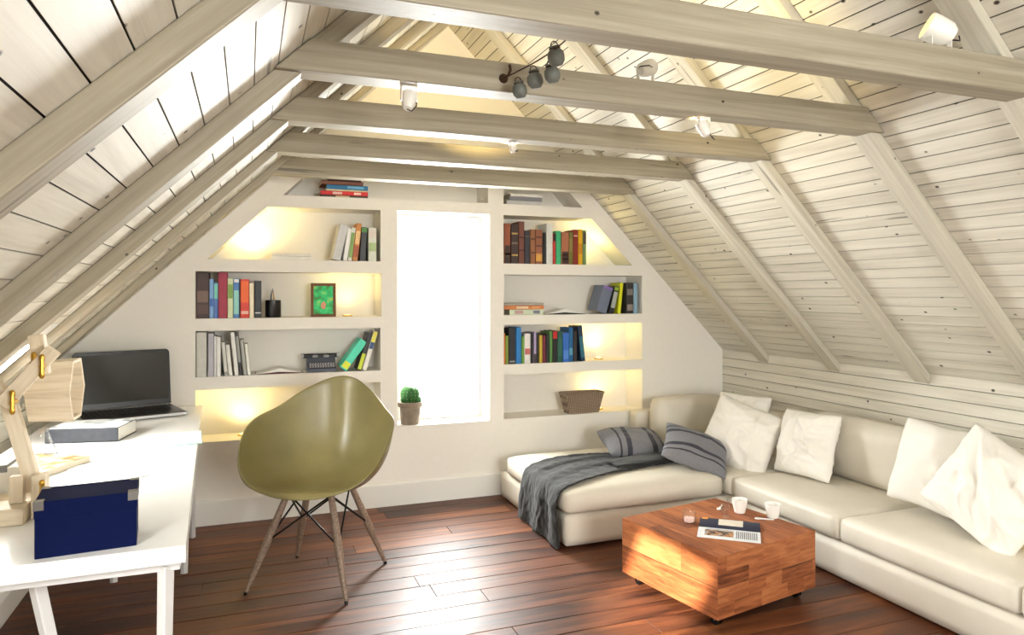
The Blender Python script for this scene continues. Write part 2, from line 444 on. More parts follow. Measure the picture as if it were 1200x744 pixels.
# ------------------------------------------------------------ rafters and collar beams
ordn = ['nearest the camera', 'second from the camera', 'third from the camera', 'second from the shelf wall', 'closest to the shelf wall']
def rafter(side, yf, dep, thick, label):
    """built along local X, from the eave to the ridge"""
    f = zR if side == 'right' else zL
    xe = XR if side == 'right' else XL
    dx = XA - xe; dz = ZA - f(xe)
    Ls = math.hypot(dx, dz); d = Vector((dx, 0, dz))/Ls
    sg = 1 if side == 'right' else -1
    a = abs(math.atan2(dz, abs(dx)))
    h = dep*math.cos(a)
    off = h*math.tan(a)          # plumb cut at the eave
    cut = h/math.tan(a)          # ridge cut (plumb)
    pts = [(.0, -.0005), (Ls, -.0005), (Ls-h*math.tan(a)*1.0, -h), (-0+off*0, -h)]
    # plumb cuts: bottom end slides along the wall, top end along the ridge line
    pts = [(0.001, -.0008), (Ls-.001, -.0008), (Ls-.001-h*math.tan(a), -h), (.001+h*math.tan(a)*-1, -h)]
    bm = new()
    A = [bm.verts.new((p[0], 0, p[1])) for p in pts]; B = [bm.verts.new((p[0], thick, p[1])) for p in pts]
    bm.faces.new(A); bm.faces.new(B[::-1])
    for i in range(4): bm.faces.new((A[(i+1) % 4], A[i], B[i], B[(i+1) % 4]))
    o = obj('rafter', bm, M['rafter'] if side == 'right' else M['beam'], bevel=.004)  # left side takes the darker beam colour to stand in for shaded fronts
    ax = d; ay = Vector((0, 1, 0)); az = ax.cross(ay)
    if az.z < 0: az = -az
    m = Matrix(((ax.x, ay.x, az.x, xe), (ax.y, ay.y, az.y, yf), (ax.z, ay.z, az.z, f(xe)), (0, 0, 0, 1)))
    if m.determinant() < 0:
        # mirrored frame: flip the mesh itself instead of the matrix
        for v in o.data.vertices: v.co.y = thick - v.co.y
        ay = -ay
        m = Matrix(((ax.x, ay.x, az.x, xe), (ax.y, ay.y, az.y, yf+thick), (ax.z, ay.z, az.z, f(xe)), (0, 0, 0, 1)))
        o.data.flip_normals()
    o.matrix_world = m
    bmf = bmesh.new(); bmf.from_mesh(o.data); bmesh.ops.recalc_face_normals(bmf, faces=bmf.faces[:]); bmf.to_mesh(o.data); bmf.free()
    tag(o, label, 'rafter', 'rafters of the %s roof slope' % side)
    return o
yR = [1.555, 2.161, 2.813, 3.446, 4.10]; yLf = [1.345, 2.170, 2.813, 3.446, 4.06]
dLf = [.080, .078, .070, .055, .052]
yB = [1.53, 2.141, 2.793, 3.426, 4.08]
zB = [2.045, 2.056, 2.060, 2.060, 2.064]
for i in range(5):
    rafter('right', yR[i], .058, .10, 'white painted rafter on the right roof slope, %s' % ordn[i])
    rafter('left', yLf[i], dLf[i], .10, 'shade-toned painted rafter on the left roof slope, %s' % ordn[i])
for i in range(5):
    zb = zB[i]; zt = zb + (.108 if i == 0 else .097)
    th = .10
    # ends cut to the slopes, sitting just under the planks
    e = .004
    xl = lambda z: (z-1.9915)/.9625 + e
    xr = lambda z: (4.504-z)/1.006 - e
    pts = [(xl(zb), zb), (xr(zb), zb), (xr(zt), zt), (xl(zt), zt)]
    cx = (pts[0][0]+pts[1][0])/2
    bm = new(); add_prism(bm, [(p[0]-cx, p[1]-zb) for p in pts], 0, th, 1)
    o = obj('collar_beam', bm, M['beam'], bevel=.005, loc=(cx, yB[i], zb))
    tag(o, 'horizontal whitewashed collar beam under the roof, %s' % ordn[i], 'beam', 'horizontal roof beams')

# ------------------------------------------------------------ desk
desk = thing('desk', 'long white desk on white trestle legs along the left wall', 'desk', (-.56, 3.2, 0))
def Wp(o, pts): return pts
bm = new()
top = [(-.165, 2.03), (-.985+.04, 2.01), (-.985+.02, 4.57), (-.258, 4.525)]
top = [(-.153, 2.023), (-.955, 2.005), (-.955, 4.555), (-.255, 4.525)]
add_prism(bm, [(p[0]+.56, p[1]-3.2) for p in top], .695, .740, 2)
obj('desk_top', bm, M['deskwhite'], desk, bevel=.003)
def leg(p0, p1, w=.03):
    bm = new(); add_tube(bm, Vector(p0)-Vector((.56*-1*-1, 0, 0))*0, p1, w*.72, w*.6, 4); 
    for v in bm.verts: v.co -= Vector((-.56, 3.2, 0))
    return obj('leg', bm, M['desksteel'], desk, bevel=.003)
leg((-.205, 2.07, .68), (-.215, 2.07, 0)); leg((-.52, 2.14, .68), (-.40, 2.16, 0)); 
leg((-.30, 4.25, .68), (-.30, 4.42, 0)); leg((-.62, 4.05, .68), (-.61, 3.86, 0)); leg((-.30, 4.05, .68), (-.30, 3.86, 0)); leg((-.62, 4.25, .68), (-.62, 4.43, 0))
bm = new(); add_box(bm, (-.68, 4.12, .665), (-.25, 4.18, .695)); 
for v in bm.verts: v.co -= Vector((-.56, 3.2, 0))
obj('trestle_bar', bm, M['desksteel'], desk, bevel=.003)
bm = new(); add_box(bm, (-.60, 2.06, .665), (-.17, 2.12, .695)); 
for v in bm.verts: v.co -= Vector((-.56, 3.2, 0))
obj('trestle_bar', bm, M['desksteel'], desk, bevel=.003)

DZ = .7402
# ------------------------------------------------------------ blue storage box
bx = thing('storage_box', 'navy blue cardboard storage box with metal corners on desk front', 'box', (-.393, 2.13, DZ), (0, 0, math.radians(6)))
hw = .112
box_obj('box_body', (-hw, -.075, 0), (hw, .075, .118), M['bluebox'], bx, bevel=.002)
box_obj('lid', (-hw-.0015, -.0765, .100), (hw+.0015, .0765, .142), M['bluebox'], bx, bevel=.002)
for sx in (-1, 1):
    for sy in (-1, 1):
        bm = new()
        X = sx*(hw+.002); Y = sy*.077
        for lo, hi in (((X-sx*.022, Y, .121), (X, Y+sy*.0012, .143)), ((X, Y-sy*.022, .121), (X+sx*.0012, Y, .143)), ((X-sx*.022, Y-sy*.022, .1425), (X, Y, .1437))):
            add_box(bm, [min(a, b) for a, b in zip(lo, hi)], [max(a, b) for a, b in zip(lo, hi)])
        obj('corner_guard', bm, M['steel'], bx)

# ------------------------------------------------------------ laptop
lp = thing('laptop', 'open black laptop at the far end of the white desk', 'laptop', (-.44, 4.13, DZ+.001), (0, 0, math.radians(19)))
Wl, Dl = .485, .36
# local: front edge y=0, x -Wl/2..Wl/2 about a shifted centre
bm = new(); add_box(bm, (-Wl/2-.10, 0, .004), (Wl/2-.10, Dl, .020)); obj('base', bm, M['silver'], lp, bevel=.005)
bm = new(); add_box(bm, (-Wl/2-.095, .004, .0202), (Wl/2-.105, Dl-.004, .0225)); deck = obj('keyboard_deck', bm, M['black'], lp, bevel=.001)
bm = new()
for r in range(6):
    for c in range(17):
        x = -Wl/2-.10+.028+c*.0247; yk = .155+r*.027
        add_box(bm, (x, yk, .0226), (x+.020, yk+.0215, .0250))
obj('keys', bm, M['keys'], deck, bevel=.001, segs=1)
bm = new(); add_box(bm, (-.17, .03, .0226), (-.05, .12, .0229)); obj('touchpad', bm, M['keys'], deck)
bm = new(); add_box(bm, (-Wl/2-.08, Dl-.030, .0226), (Wl/2-.12, Dl-.024, .0236)); obj('hinge_strip', bm, M['silver'], lp)
# screen lid, tilted back
scr = bpy.data.objects.new('screen_lid', None)
def rrect(w, h, r, n=6):
    P = []
    for (cx, cz, a0) in ((w/2-r, h-r, 0), (-w/2+r, h-r, 90), (-w/2+.004, .004, 180), (w/2-.004, .004, 270)):
        rr = r if cz > r*.9 and cz > .01 else .004
        for k in range(n+1):
            a = math.radians(a0+90*k/n); P.append((cx+rr*math.cos(a), cz+rr*math.sin(a)))
    return P
bm = new(); add_prism(bm, rrect(Wl, .315, .022), 0, .014, 1)
lid = obj('screen_lid', bm, M['black'], lp, bevel=.002, loc=(-.10, Dl-.012, .026), rot=(math.radians(-8), 0, 0))
bm = new(); add_box(bm, (-Wl/2+.016, -.0012, .030), (Wl/2-.016, .0, .295)); obj('screen', bm, M['screen'], lid)

# ------------------------------------------------------------ books (generic)
def cover_mat(rgb, rough=.5, key={}):
    k = (tuple(rgb), rough)
    if k not in key: key[k] = plain('book_cover_%d_%d_%d' % tuple(rgb), rgb, rough, var=.10, bscale=25)
    return key[k]
def book(name, label, cat, w, h, d, rgb, loc, rot=(0, 0, 0), group=None, bands=(), parts=True, par=None, rough=.45, page=None):
    """standing book: spine towards -Y, thickness along X, height Z; origin bottom-left-front"""
    r = thing(name, label, cat, loc, rot, group)
    t = min(.0025, w*.15)
    bm = new()
    # cover as a U wrapped round the page block
    P = [(0, d), (0, .004), (.003 if w > .012 else 0.001, 0), (w-(.003 if w > .012 else .001), 0), (w, .004), (w, d), (w-t, d), (w-t, t+.002), (t, t+.002), (t, d)]
    add_prism(bm, P, 0, h, 2)
    cv = obj('cover', bm, cover_mat(rgb, rough), r, bevel=.0006, segs=1)
    bm = new(); add_box(bm, (t, t+.002, .003), (w-t, d-.004, h-.003)); obj('pages', bm, page or M['pages'], r)
    for (z0, z1, c) in bands:
        bm = new(); add_box(bm, (w*.08, -.0006, h*z0), (w*.92, .0004, h*z1)); obj('spine_band', bm, cover_mat(c, rough), cv)
    return r
YB = YW + .018       # front plane of the standing books

def shelf_row(spec, z, shelfname, group, d=.16, lean0=0):
    """spec: (xbottom0, xbottom1, ztop, lean degrees, rgb, bands, label)"""
    for (xa, xb, h, lean, rgb, bands, label) in spec:
        w = xb-xa
        a = math.radians(lean)
        if lean:
            w2 = w*math.cos(a)
            # rest on the lower corner
            if lean > 0: loc = (xa, YB, z+.0006+w2*math.sin(a))      # leans to the right: rotate about Y
            else: loc = (xa, YB, z+.0006)
            book('book', label, 'book', w2-.001, h, d, rgb, loc, (0, a, 0), group, bands)
        else:
            book('book', label, 'book', w-.0012, h, d, rgb, (xa, YB, z+.0006), (0, 0, 0), group, bands)
BLK = (26, 24, 24); GOLD = (196, 160, 90)
# second left shelf
shelf_row([
 (-.296, -.222, .279, 0, (62, 38, 34), [(.35, .6, (120, 96, 84)), (.1, .3, (86, 60, 52))], 'thick dark brown book at the left end of the left second shelf'),
 (-.222, -.196, .240, 0, (130, 172, 222), [(.3, .5, (60, 104, 178))], 'light blue book beside the thick dark brown book'),
 (-.196, -.172, .216, 0, (84, 120, 190), [(.55, .97, (130, 214, 196))], 'blue book with a pale teal upper spine'),
 (-.172, -.119, .281, 0, (160, 30, 62), [], 'tall crimson book on the left second shelf'),
 (-.119, -.086, .244, 0, (222, 232, 190), [(.5, .85, (128, 168, 76))], 'pale green book right of the tall crimson book'),
 (-.086, -.051, .244, 0, (80, 130, 196), [(.1, .7, (150, 214, 206)), (.9, .98, (240, 240, 240))], 'blue book with a pale teal spine label'),
 (-.046, .006, .240, 0, (214, 50, 24), [(.4, .95, (246, 104, 30)), (.1, .18, (240, 190, 170))], 'thick orange-red book on the left second shelf'),
 (.006, .034, .216, 0, (240, 228, 200), [], 'thin cream book right of the orange-red book'),
 (.036, .078, .231, 0, (30, 32, 34), [(.12, .15, (220, 220, 220))], 'black book at the right end of the left second-shelf row')],
 1.249, '', 'books on the left second shelf')
# third left shelf
shelf_row([
 (-.294, -.236, .270, 0, (206, 206, 198), [], 'thick pale grey book at the left end of the left third shelf'),
 (-.230, -.196, .262, 0, (186, 184, 196), [], 'lavender grey book on the left third shelf'),
 (-.196, -.181, .246, 0, (228, 228, 230), [], 'thin white book beside the lavender grey book'),
 (-.181, -.157, .240, 0, (246, 246, 246), [], 'glossy white book on the left third shelf'),
 (-.136, -.114, .206, -5.5, (214, 214, 210), [(.02, .12, (150, 150, 148))], 'short grey-white leaning book with a grey spine foot'),
 (-.112, -.089, .190, -5.5, (242, 242, 236), [], 'short white leaning book left of the tall white one'),
 (-.078, -.053, .268, -5.5, (248, 248, 244), [], 'tall white leaning book on the left third shelf'),
 (-.051, -.032, .268, -5.5, (48, 48, 48), [(.3, .9, (160, 160, 156))], 'black leaning book with grey spine lettering block'),
 (-.027, -.006, .222, -5.5, (176, 178, 172), [], 'grey leaning book right of the black leaning book'),
 (-.003, .016, .194, -5.5, (250, 252, 240), [], 'white leaning book at the right end of the left third-shelf row')],
 .895, '', 'books at the left of the left third shelf')
# right end of the third left shelf
def leaner(label, x, z, w, h, d, ang, rgb, bands=(), group=None, y=YB, name='book'):
    a = math.radians(ang)
    loc = (x, y, z+.0006 + (w*math.sin(a) if a > 0 else 0))
    return book(name, label, 'book', w, h, d, rgb, loc, (0, a, 0), group, bands)
g3 = 'books leaning at the right end of the left third shelf'
leaner('bright teal leaning book with a yellow spine block', .556, .895, .052, .225, .15, 36, (74, 222, 186), [(.04, .24, (232, 240, 40))], g3)
leaner('black leaning book with yellow-green spine lettering', .664, .895, .028, .252, .15, 17, (30, 32, 34), [(.03, .45, (204, 220, 40))], g3)
leaner('white leaning book with a blue band and yellow top', .697, .895, .030, .262, .15, 17, (242, 240, 232), [(.55, .72, (34, 74, 128)), (.72, .99, (236, 228, 70))], g3)
# top left shelf
g1 = 'books leaning on the left top shelf'
leaner('wide pale grey leaning book on the left top shelf', .505, 1.612, .055, .235, .16, 13, (206, 206, 206), (), g1)
leaner('white leaning book on the left top shelf', .575, 1.612, .027, .212, .16, 8, (244, 244, 240), (), g1)
leaner('white leaning book with a green spine block', .605, 1.612, .026, .218, .16, 7, (236, 238, 224), [(.1, .85, (124, 160, 72))], g1)
leaner('orange and brown leaning book on the left top shelf', .635, 1.612, .034, .246, .16, 6.5, (206, 132, 48), [(.1, .4, (176, 80, 22)), (.45, .8, (238, 196, 130))], g1)
leaner('black leaning book with a green top', .680, 1.612, .040, .222, .16, 3.5, (36, 38, 42), [(.85, .98, (60, 130, 40))], g1)
shelf_row([(.738, .793, .222, 0, (220, 224, 208), [(.3, .55, (164, 190, 130)), (.7, .95, (224, 212, 204))], 'white and green book at the right end of the left top shelf')], 1.612, '', g1)
# white books lying flat
def flat(label, x0, x1, z, t, rgb, d=.15, y=YB, rot=0, group=None, bands=(), page=None):
    """lying book: spine towards -Y"""
    w = x1-x0
    r = thing('book', label, 'book', ((x0+x1)/2, y, z+.0006), (0, 0, math.radians(rot)), group)
    c = min(.0025, t*.18)
    bm = new()
    add_prism(bm, [(d, 0), (.003, 0), (0, .002), (0, t-.002), (.003, t), (d, t), (d, t-c), (.003+c, t-c), (.003+c, c), (d, c)], -w/2, w/2, 0)
    cv = obj('cover', bm, cover_mat(rgb), r)
    bm = new(); add_box(bm, (-w/2+.003, .004+c, c), (w/2-.003, d-.003, t-c)); obj('pages', bm, page or M['pages'], r)
    for (a, b, col) in bands:
        bm = new(); add_box(bm, (-w/2+w*a, -.0006, t*.2), (-w/2+w*b, .0004, t*.8)); obj('spine_band', bm, cover_mat(col), cv)
    return r
gA = 'books lying in the pair on the left top shelf'
flat('white book lying flat, lower of the pair on the left top shelf', .135, .385, 1.612, .022, (240, 238, 230), group=gA)
flat('white book lying flat, upper of the pair on the left top shelf', .140, .375, 1.6346, .020, (232, 228, 220), group=gA, rot=-2)
# stack in the topmost left niche
gS = 'books stacked in the top left niche'
zz = 2.0235
for (x0, x1, t, rgb, bands, lb) in [
    (.44, .735, .013, (60, 50, 40), [(.3, .6, (220, 200, 160))], 'thin dark book, lowest of the stack in the top left niche'),
    (.435, .735, .026, (214, 30, 28), [(.25, .45, (240, 200, 190)), (.7, .85, (240, 200, 190))], 'red book in the stack in the top left niche'),
    (.470, .735, .010, (232, 220, 180), [], 'thin cream book between the red and the blue book'),
    (.472, .735, .028, (36, 120, 174), [(.5, .9, (110, 180, 220))], 'blue book in the stack in the top left niche'),
    (.440, .705, .024, (132, 82, 66), [], 'brown book in the stack in the top left niche'),
    (.478, .692, .014, (44, 26, 40), [], 'dark purple book, topmost of the stack in the top left niche')]:
    flat(lb, x0, x1, zz, t, rgb, group=gS, bands=bands, rot=random.uniform(-2, 2), d=.18); zz += t+.001
gS = 'books stacked in the top right niche'
zz = 2.030
for (x0, x1, t, rgb, lb) in [(1.705, 1.975, .030, (196, 196, 196), 'pale grey book, lowest of the stack in the top right niche'),
    (1.725, 1.978, .026, (132, 132, 138), 'dark grey book in the stack in the top right niche'),
    (1.735, 1.980, .022, (238, 236, 232), 'white book, topmost of the stack in the top right niche')]:
    flat(lb, x0, x1, zz, t, rgb, group=gS, d=.17); zz += t+.001
# top right shelf
s = 1.612
raw = [(591, 598.5, 261.8, (150, 78, 46), [(.0, .45, (52, 30, 22)), (.22, .26, GOLD)], 'orange-brown leather book at the left end of the right top shelf'),
 (599, 607.7, 263, (58, 38, 32), [(.2, .24, GOLD), (.5, .55, (120, 100, 80)), (.75, .79, GOLD)], 'dark brown leather book with faded gilt bands'),
 (607.9, 614.8, 259.4, (110, 62, 48), [(.3, .34, (60, 30, 20)), (.6, .64, (60, 30, 20))], 'tall reddish brown leather book on the right top shelf'),
 (615, 621.3, 270, (50, 50, 62), [(.8, .85, (90, 80, 70))], 'dark navy book right of the tall reddish brown book'),
 (621.5, 627.4, 269, (150, 98, 62), [(.3, .35, (90, 50, 30)), (.7, .75, (90, 50, 30))], 'tan leather book with dark bands on the right top shelf'),
 (627.6, 636, 269, (142, 86, 58), [(.08, .3, (216, 160, 70)), (.5, .55, (80, 40, 26)), (.75, .8, (80, 40, 26))], 'brown leather book with a gilt foot'),
 (636.4, 639.8, 272.6, (24, 26, 30), [], 'thin black book left of the tall white book'),
 (640.4, 648, 262, (226, 228, 224), [], 'tall white book on the right top shelf'),
 (648.2, 651.5, 273.5, (196, 58, 48), [(.75, .98, (20, 16, 16))], 'thin red book with a black top'),
 (651.7, 657.8, 270.5, (62, 186, 128), [], 'bright green book on the right top shelf'),
 (658, 667, 272, (176, 110, 76), [(.02, .4, (60, 36, 28)), (.15, .18, GOLD), (.28, .31, GOLD)], 'light brown book with a dark banded foot'),
 (667, 671.8, 272, (122, 116, 52), [(.4, .8, (150, 130, 70))], 'olive green book on the right top shelf'),
 (671.9, 677.7, 269, (140, 40, 24), [(.8, .84, (220, 170, 150))], 'dark red book left of the yellow book'),
 (677.8, 683, 268.8, (236, 180, 12), [(.3, .6, (210, 140, 20))], 'yellow book on the right top shelf'),
 (683.1, 687.4, 269.8, (120, 150, 96), [(.6, .95, (84, 80, 74))], 'grey and green book at the right end of the right top-shelf row')]
def uX(u, Y=YB):
    t = (u-600)/822.3; S_, C_ = .35181, .93607
    return Y*(S_+t*C_)/(C_-t*S_)
def vZ(u, v, Y=YB):
    t = (u-600)/822.3; S_, C_ = .35181, .93607
    return 1.4-(v-344.1)/822.3*Y/(C_-t*S_)
shelf_row([(round(uX(a), 3), round(uX(b), 3), round(vZ(a, v), 3)-1.612, 0, c, bd, lb) for (a, b, v, c, bd, lb) in raw], 1.612, '', 'books on the right top shelf')
raw = [(590.6, 592.2, 390.5, (232, 120, 30), [], 'very thin orange book at the left end of the right third shelf'),
 (592.3, 596.1, 393.7, (140, 156, 60), [], 'olive green book beside the thin orange book'),
 (596.3, 604.4, 384.5, (34, 36, 42), [(.05, .09, (150, 150, 150))], 'thick black book on the right third shelf'),
 (604.8, 611.3, 383.6, (34, 124, 196), [], 'bright blue book on the right third shelf'),
 (611.5, 614.6, 394, (112, 160, 60), [], 'thin green book left of the white book'),
 (614.7, 622, 391, (236, 232, 230), [(.3, .5, (200, 110, 110))], 'white book with a red scribble on its spine'),
 (622.1, 625.5, 390.5, (24, 24, 28), [], 'thin black book right of the white book'),
 (625.6, 629, 389.5, (176, 160, 196), [(.0, .3, (60, 50, 60))], 'lilac book on the right third shelf'),
 (629.1, 631.9, 390.5, (44, 38, 36), [], 'thin dark brown book right of the lilac book'),
 (632, 636, 393, (196, 170, 50), [], 'mustard yellow book on the right third shelf'),
 (636.1, 640, 393, (110, 30, 50), [], 'maroon book right of the mustard yellow book'),
 (640.1, 644, 391.6, (26, 34, 30), [], 'black-green book left of the green book'),
 (644.1, 647.8, 388.4, (90, 140, 70), [], 'mid green book on the right third shelf'),
 (647.9, 653.4, 387.7, (24, 22, 26), [(.75, .98, (200, 36, 36))], 'black book with a red top'),
 (653.5, 659.7, 388.4, (28, 84, 70), [(.2, .8, (40, 100, 84))], 'dark green book on the right third shelf'),
 (659.8, 666.9, 390, (50, 110, 200), [(.1, .4, (80, 140, 220))], 'royal blue book on the right third shelf'),
 (667, 671.8, 384, (24, 100, 156), [(.2, .4, (100, 170, 200))], 'teal blue book on the right third shelf'),
 (671.9, 676.5, 388, (44, 38, 40), [], 'dark brown book left of the leaning dark blue book')]
shelf_row([(round(uX(a), 3), round(uX(b), 3), round(vZ(a, v), 3)-.902, 0, c, bd, lb) for (a, b, v, c, bd, lb) in raw], .902, '', 'books on the right third shelf')
leaner('dark blue book leaning left at the row end on the right third shelf', 2.288, .902, .036, .262, .16, -6, (24, 52, 84), [(.1, .7, (40, 110, 130))], 'books on the right third shelf')
# second right shelf
gq = 'books stacked at the left of the right second shelf'
flat('white and green book, lowest of the stack on the right second shelf', 1.728, 1.985, 1.249, .038, (214, 226, 198), bands=[(.15, .4, (200, 160, 160)), (.7, .9, (120, 120, 140))], group=gq)
flat('orange patterned book in the stack on the right second shelf', 1.690, 1.990, 1.288, .026, (214, 130, 70), bands=[(.3, .6, (240, 214, 180)), (.7, .9, (226, 160, 110))], group=gq)
flat('grey book, topmost of the stack on the right second shelf', 1.690, 1.990, 1.315, .018, (170, 160, 150), group=gq)
g2 = 'books leaning at the right end of the right second shelf'
leaner('wide slate grey leaning book with a purple top', 2.415, 1.249, .085, .200, .15, 17, (112, 122, 144), [(.9, .99, (140, 110, 190))], g2)
leaner('black leaning book with silver lines', 2.520, 1.249, .040, .205, .15, 14, (36, 38, 40), [(.2, .8, (170, 176, 170)), (.85, .97, (150, 180, 50))], g2)
leaner('bright yellow leaning book on the right second shelf', 2.593, 1.249, .026, .232, .15, 6, (222, 226, 26), [], g2)
shelf_row([(2.668, 2.728, .232, 0, (50, 48, 48), [(.1, .3, (150, 140, 136)), (.6, .8, (130, 124, 120))], 'black and grey marbled book on the right second shelf'),
 (2.730, 2.764, .228, 0, (142, 178, 204), [], 'pale blue book at the right end of the right second shelf')], 1.249, '', g2)

# open books
def open_book(label, x0, x1, z, cov, d=.16, h=.03):
    w = x1-x0
    r = thing('open_book', label, 'book', ((x0+x1)/2, YW+.03, z+.0006))
    N = 14
    bm = new()
    def prof(k):
        s = k/N; return -w/2*1.0+w*s, h*(.12+.88*math.exp(-((s-.5)/.16)**2)*(1) if abs(s-.5) > .0 else 1)
    P = []
    for k in range(N+1):
        s = k/N; q = abs(s-.5)*2
        P.append((-w/2+w*s, .004+h*(1-q)**1.4*.8 + .004*(1-q)))
    bot = [(p[0], .0045 + max(0, (p[1]-.004)*.45)) for p in P]
    add_prism(bm, P + [(w/2, .003), (0, h*.35), (-w/2, .003)], 0, d, 1)
    obj('pages', bm, M['paper'], r)
    bm = new(); add_prism(bm, [(-w/2-.004, 0), (w/2+.004, 0), (w/2+.004, .0025), (0, h*.34), (-w/2-.004, .0025)], -.003, d+.003, 1)
    obj('cover', bm, cover_mat(cov), r)
open_book('open book with dark red cover on the left third shelf', .045, .325, .895, (74, 20, 24), h=.035)
open_book('open book with black cover on the right second shelf', 2.0, 2.33, 1.249, (24, 22, 24), h=.042)

# pencil pot
pp = thing('pencil_pot', 'round black pencil pot beside the black book on the left shelf', 'pencil pot', (.148, YW+.085, 1.2496))
bm = new(); add_lathe(bm, [(0, 0), (.046, 0), (.048, .003), (.048, .108), (.045, .110), (.043, .107), (.043, .006), (0, .006)], 32); obj('pot', bm, M['black'], pp, smooth='auto')
tag(pp, 'round black pencil pot beside the black book on the left shelf', 'pencil pot')
def pen(label, dx, dy, lean, az, L, mat, r=.004, name='pen', cat='pen'):
    t = thing(name, label, cat, (.148+dx, YW+.085+dy, 1.2562+.0042), (math.radians(lean), 0, math.radians(az)))
    bm = new(); add_tube(bm, (0, 0, 0), (0, 0, L*.86), r, seg=8); obj('barrel', bm, mat, t, smooth='auto')
    bm = new(); add_tube(bm, (0, 0, L*.86), (0, 0, L), r*1.1, r*.5, 8); obj('cap', bm, M['steel'], t)
pen('black pen standing in the pencil pot', -.018, 0, 6, 150, .165, M['black'])
pen('yellow pencil at the middle of the pencil pot', .012, .01, 5, -60, .155, cover_mat((222, 176, 60)), name='pencil', cat='pencil')
pen('ochre pencil, tallest in the pencil pot', .020, -.008, 8, -100, .175, cover_mat((206, 160, 90)), name='pencil', cat='pencil')

# picture frame
pf = thing('picture_frame', 'dark wooden picture frame with a green picture on the left shelf', 'picture frame', (.456, YW+.06, 1.2505), (math.radians(-10), 0, math.radians(-5)))
fw_, fh = .158, .222
bm = new()
for (a, b, c, d) in ((-fw_/2, -fw_/2+.018, 0, fh), (fw_/2-.018, fw_/2, 0, fh), (-fw_/2+.018, fw_/2-.018, 0, .018), (-fw_/2+.018, fw_/2-.018, fh-.018, fh)):
    add_box(bm, (a, 0, c), (b, .018, d))
M['framewood'] = wood('dark_frame_wood', [(70, 42, 24), (112, 70, 40), (134, 88, 52)], 10, 80, island=0)
obj('frame', bm, M['framewood'], pf, bevel=.002)
m, t, b = nt('green_picture')
tc = t.nodes.new('ShaderNodeTexCoord'); n = t.nodes.new('ShaderNodeTexNoise'); n.inputs['Scale'].default_value = 22; n.inputs['Detail'].default_value = 2
t.links.new(tc.outputs['Object'], n.inputs['Vector']); r_ = ramp(t, [(.3, (70, 120, 50)), (.45, (40, 190, 110)), (.55, (60, 210, 130)), (.72, (190, 210, 90))])
t.links.new(n.outputs['Fac'], r_.inputs[0]); t.links.new(r_.outputs[0], b.inputs['Base Color']); b.inputs['Roughness'].default_value = .3
bm = new(); add_box(bm, (-fw_/2+.017, .006, .017), (fw_/2-.017, .012, fh-.017)); pic = obj('picture', bm, m, pf)
bm = new(); add_lathe(bm, [(0, .001), (.018, .001), (.018, 0), (0, 0)], 20)
for v in bm.verts: v.co = Vector((v.co.x*.9, .0058-v.co.z, v.co.y*1.4+.075))
obj('figure_face', bm, cover_mat((214, 150, 120)), pic)
bm = new(); add_box(bm, (-.02, 0, -.165), (.02, .004, 0)); obj('stand', bm, M['black'], pf, rot=(math.radians(20), 0, 0), loc=(0, .021, .168))

# typewriter
tw = thing('typewriter', 'small dark grey toy typewriter on the left third shelf', 'typewriter', (.443, YW+.02, .8956))
M['twbody'] = plain('typewriter_enamel', (70, 74, 88), .4, .2)
bm = new()
add_prism(bm, [(0, 0), (.14, 0), (.14, .085), (.10, .095), (.062, .088), (.045, .05), (.0, .022)], -.09, .09, 0)
obj('body', bm, M['twbody'], tw, bevel=.004)
bm = new(); add_tube(bm, (-.105, .115, .098), (.105, .115, .098), .014, seg=16); obj('platen', bm, M['black'], tw, smooth='auto')
for sx in (-1, 1):
    bm = new(); add_tube(bm, (sx*.105, .115, .098), (sx*.118, .115, .098), .018, seg=16); obj('platen_knob', bm, M['silver'], tw)
bm = new()
for r in range(4):
    for c in range(10):
        x = -.072+c*.016+(r % 2)*.005; yk = .006+r*.011; zk = .024+yk*.58+.004
        add_tube(bm, (x, yk, zk), (x, yk-.001, zk+.005), .0055, seg=8)
obj('keys', bm, M['silver'], tw)
for sx in (-.035, .035):
    bm = new(); add_tube(bm, (sx, .085, .092), (sx, .083, .100), .018, seg=14); obj('ribbon_spool', bm, M['silver'], tw)

# puck lights on the shelves
pucks = []
for (x, z, lb, e) in [(2.50, .902, 'small round shelf light right of the books on the right third shelf', 1.5), (2.50, .520, 'small round shelf light right of the wicker basket', 1.4),
    (-.03, .500, 'small round shelf light in the lowest left niche', 1.8), (.62, 1.249, 'small round shelf light right of the picture frame', .9),
    (.03, 1.612, 'small round shelf light at the left of the left top shelf', 2.2), (2.36, 1.612, 'small round shelf light right of the books on the right top shelf', 2.0)]:
    p = thing('shelf_light', lb, 'light', (x, YW+.15, z+.0006), group='small round lights on the shelves')
    bm = new(); add_lathe(bm, [(0, 0), (.034, 0), (.034, .005), (.026, .009), (.0, .009)], 24); obj('housing', bm, M['brass'], p, smooth='auto')
    bm = new(); add_lathe(bm, [(.022, .0092), (.022, .0105), (0, .0115)], 24); obj('lens', bm, M['led'], p)
    l = bpy.data.lights.new('shelf_glow', 'SPOT'); l.energy = e*3.2; l.color = (1, .78, .30); l.shadow_soft_size = .045; l.spot_size = math.radians(165); l.spot_blend = 1
    lo = bpy.data.objects.new('shelf_glow', l); lo.location = (0, 0, .035); lo.rotation_euler = (PI, 0, 0); lo.parent = p; COL.objects.link(lo)

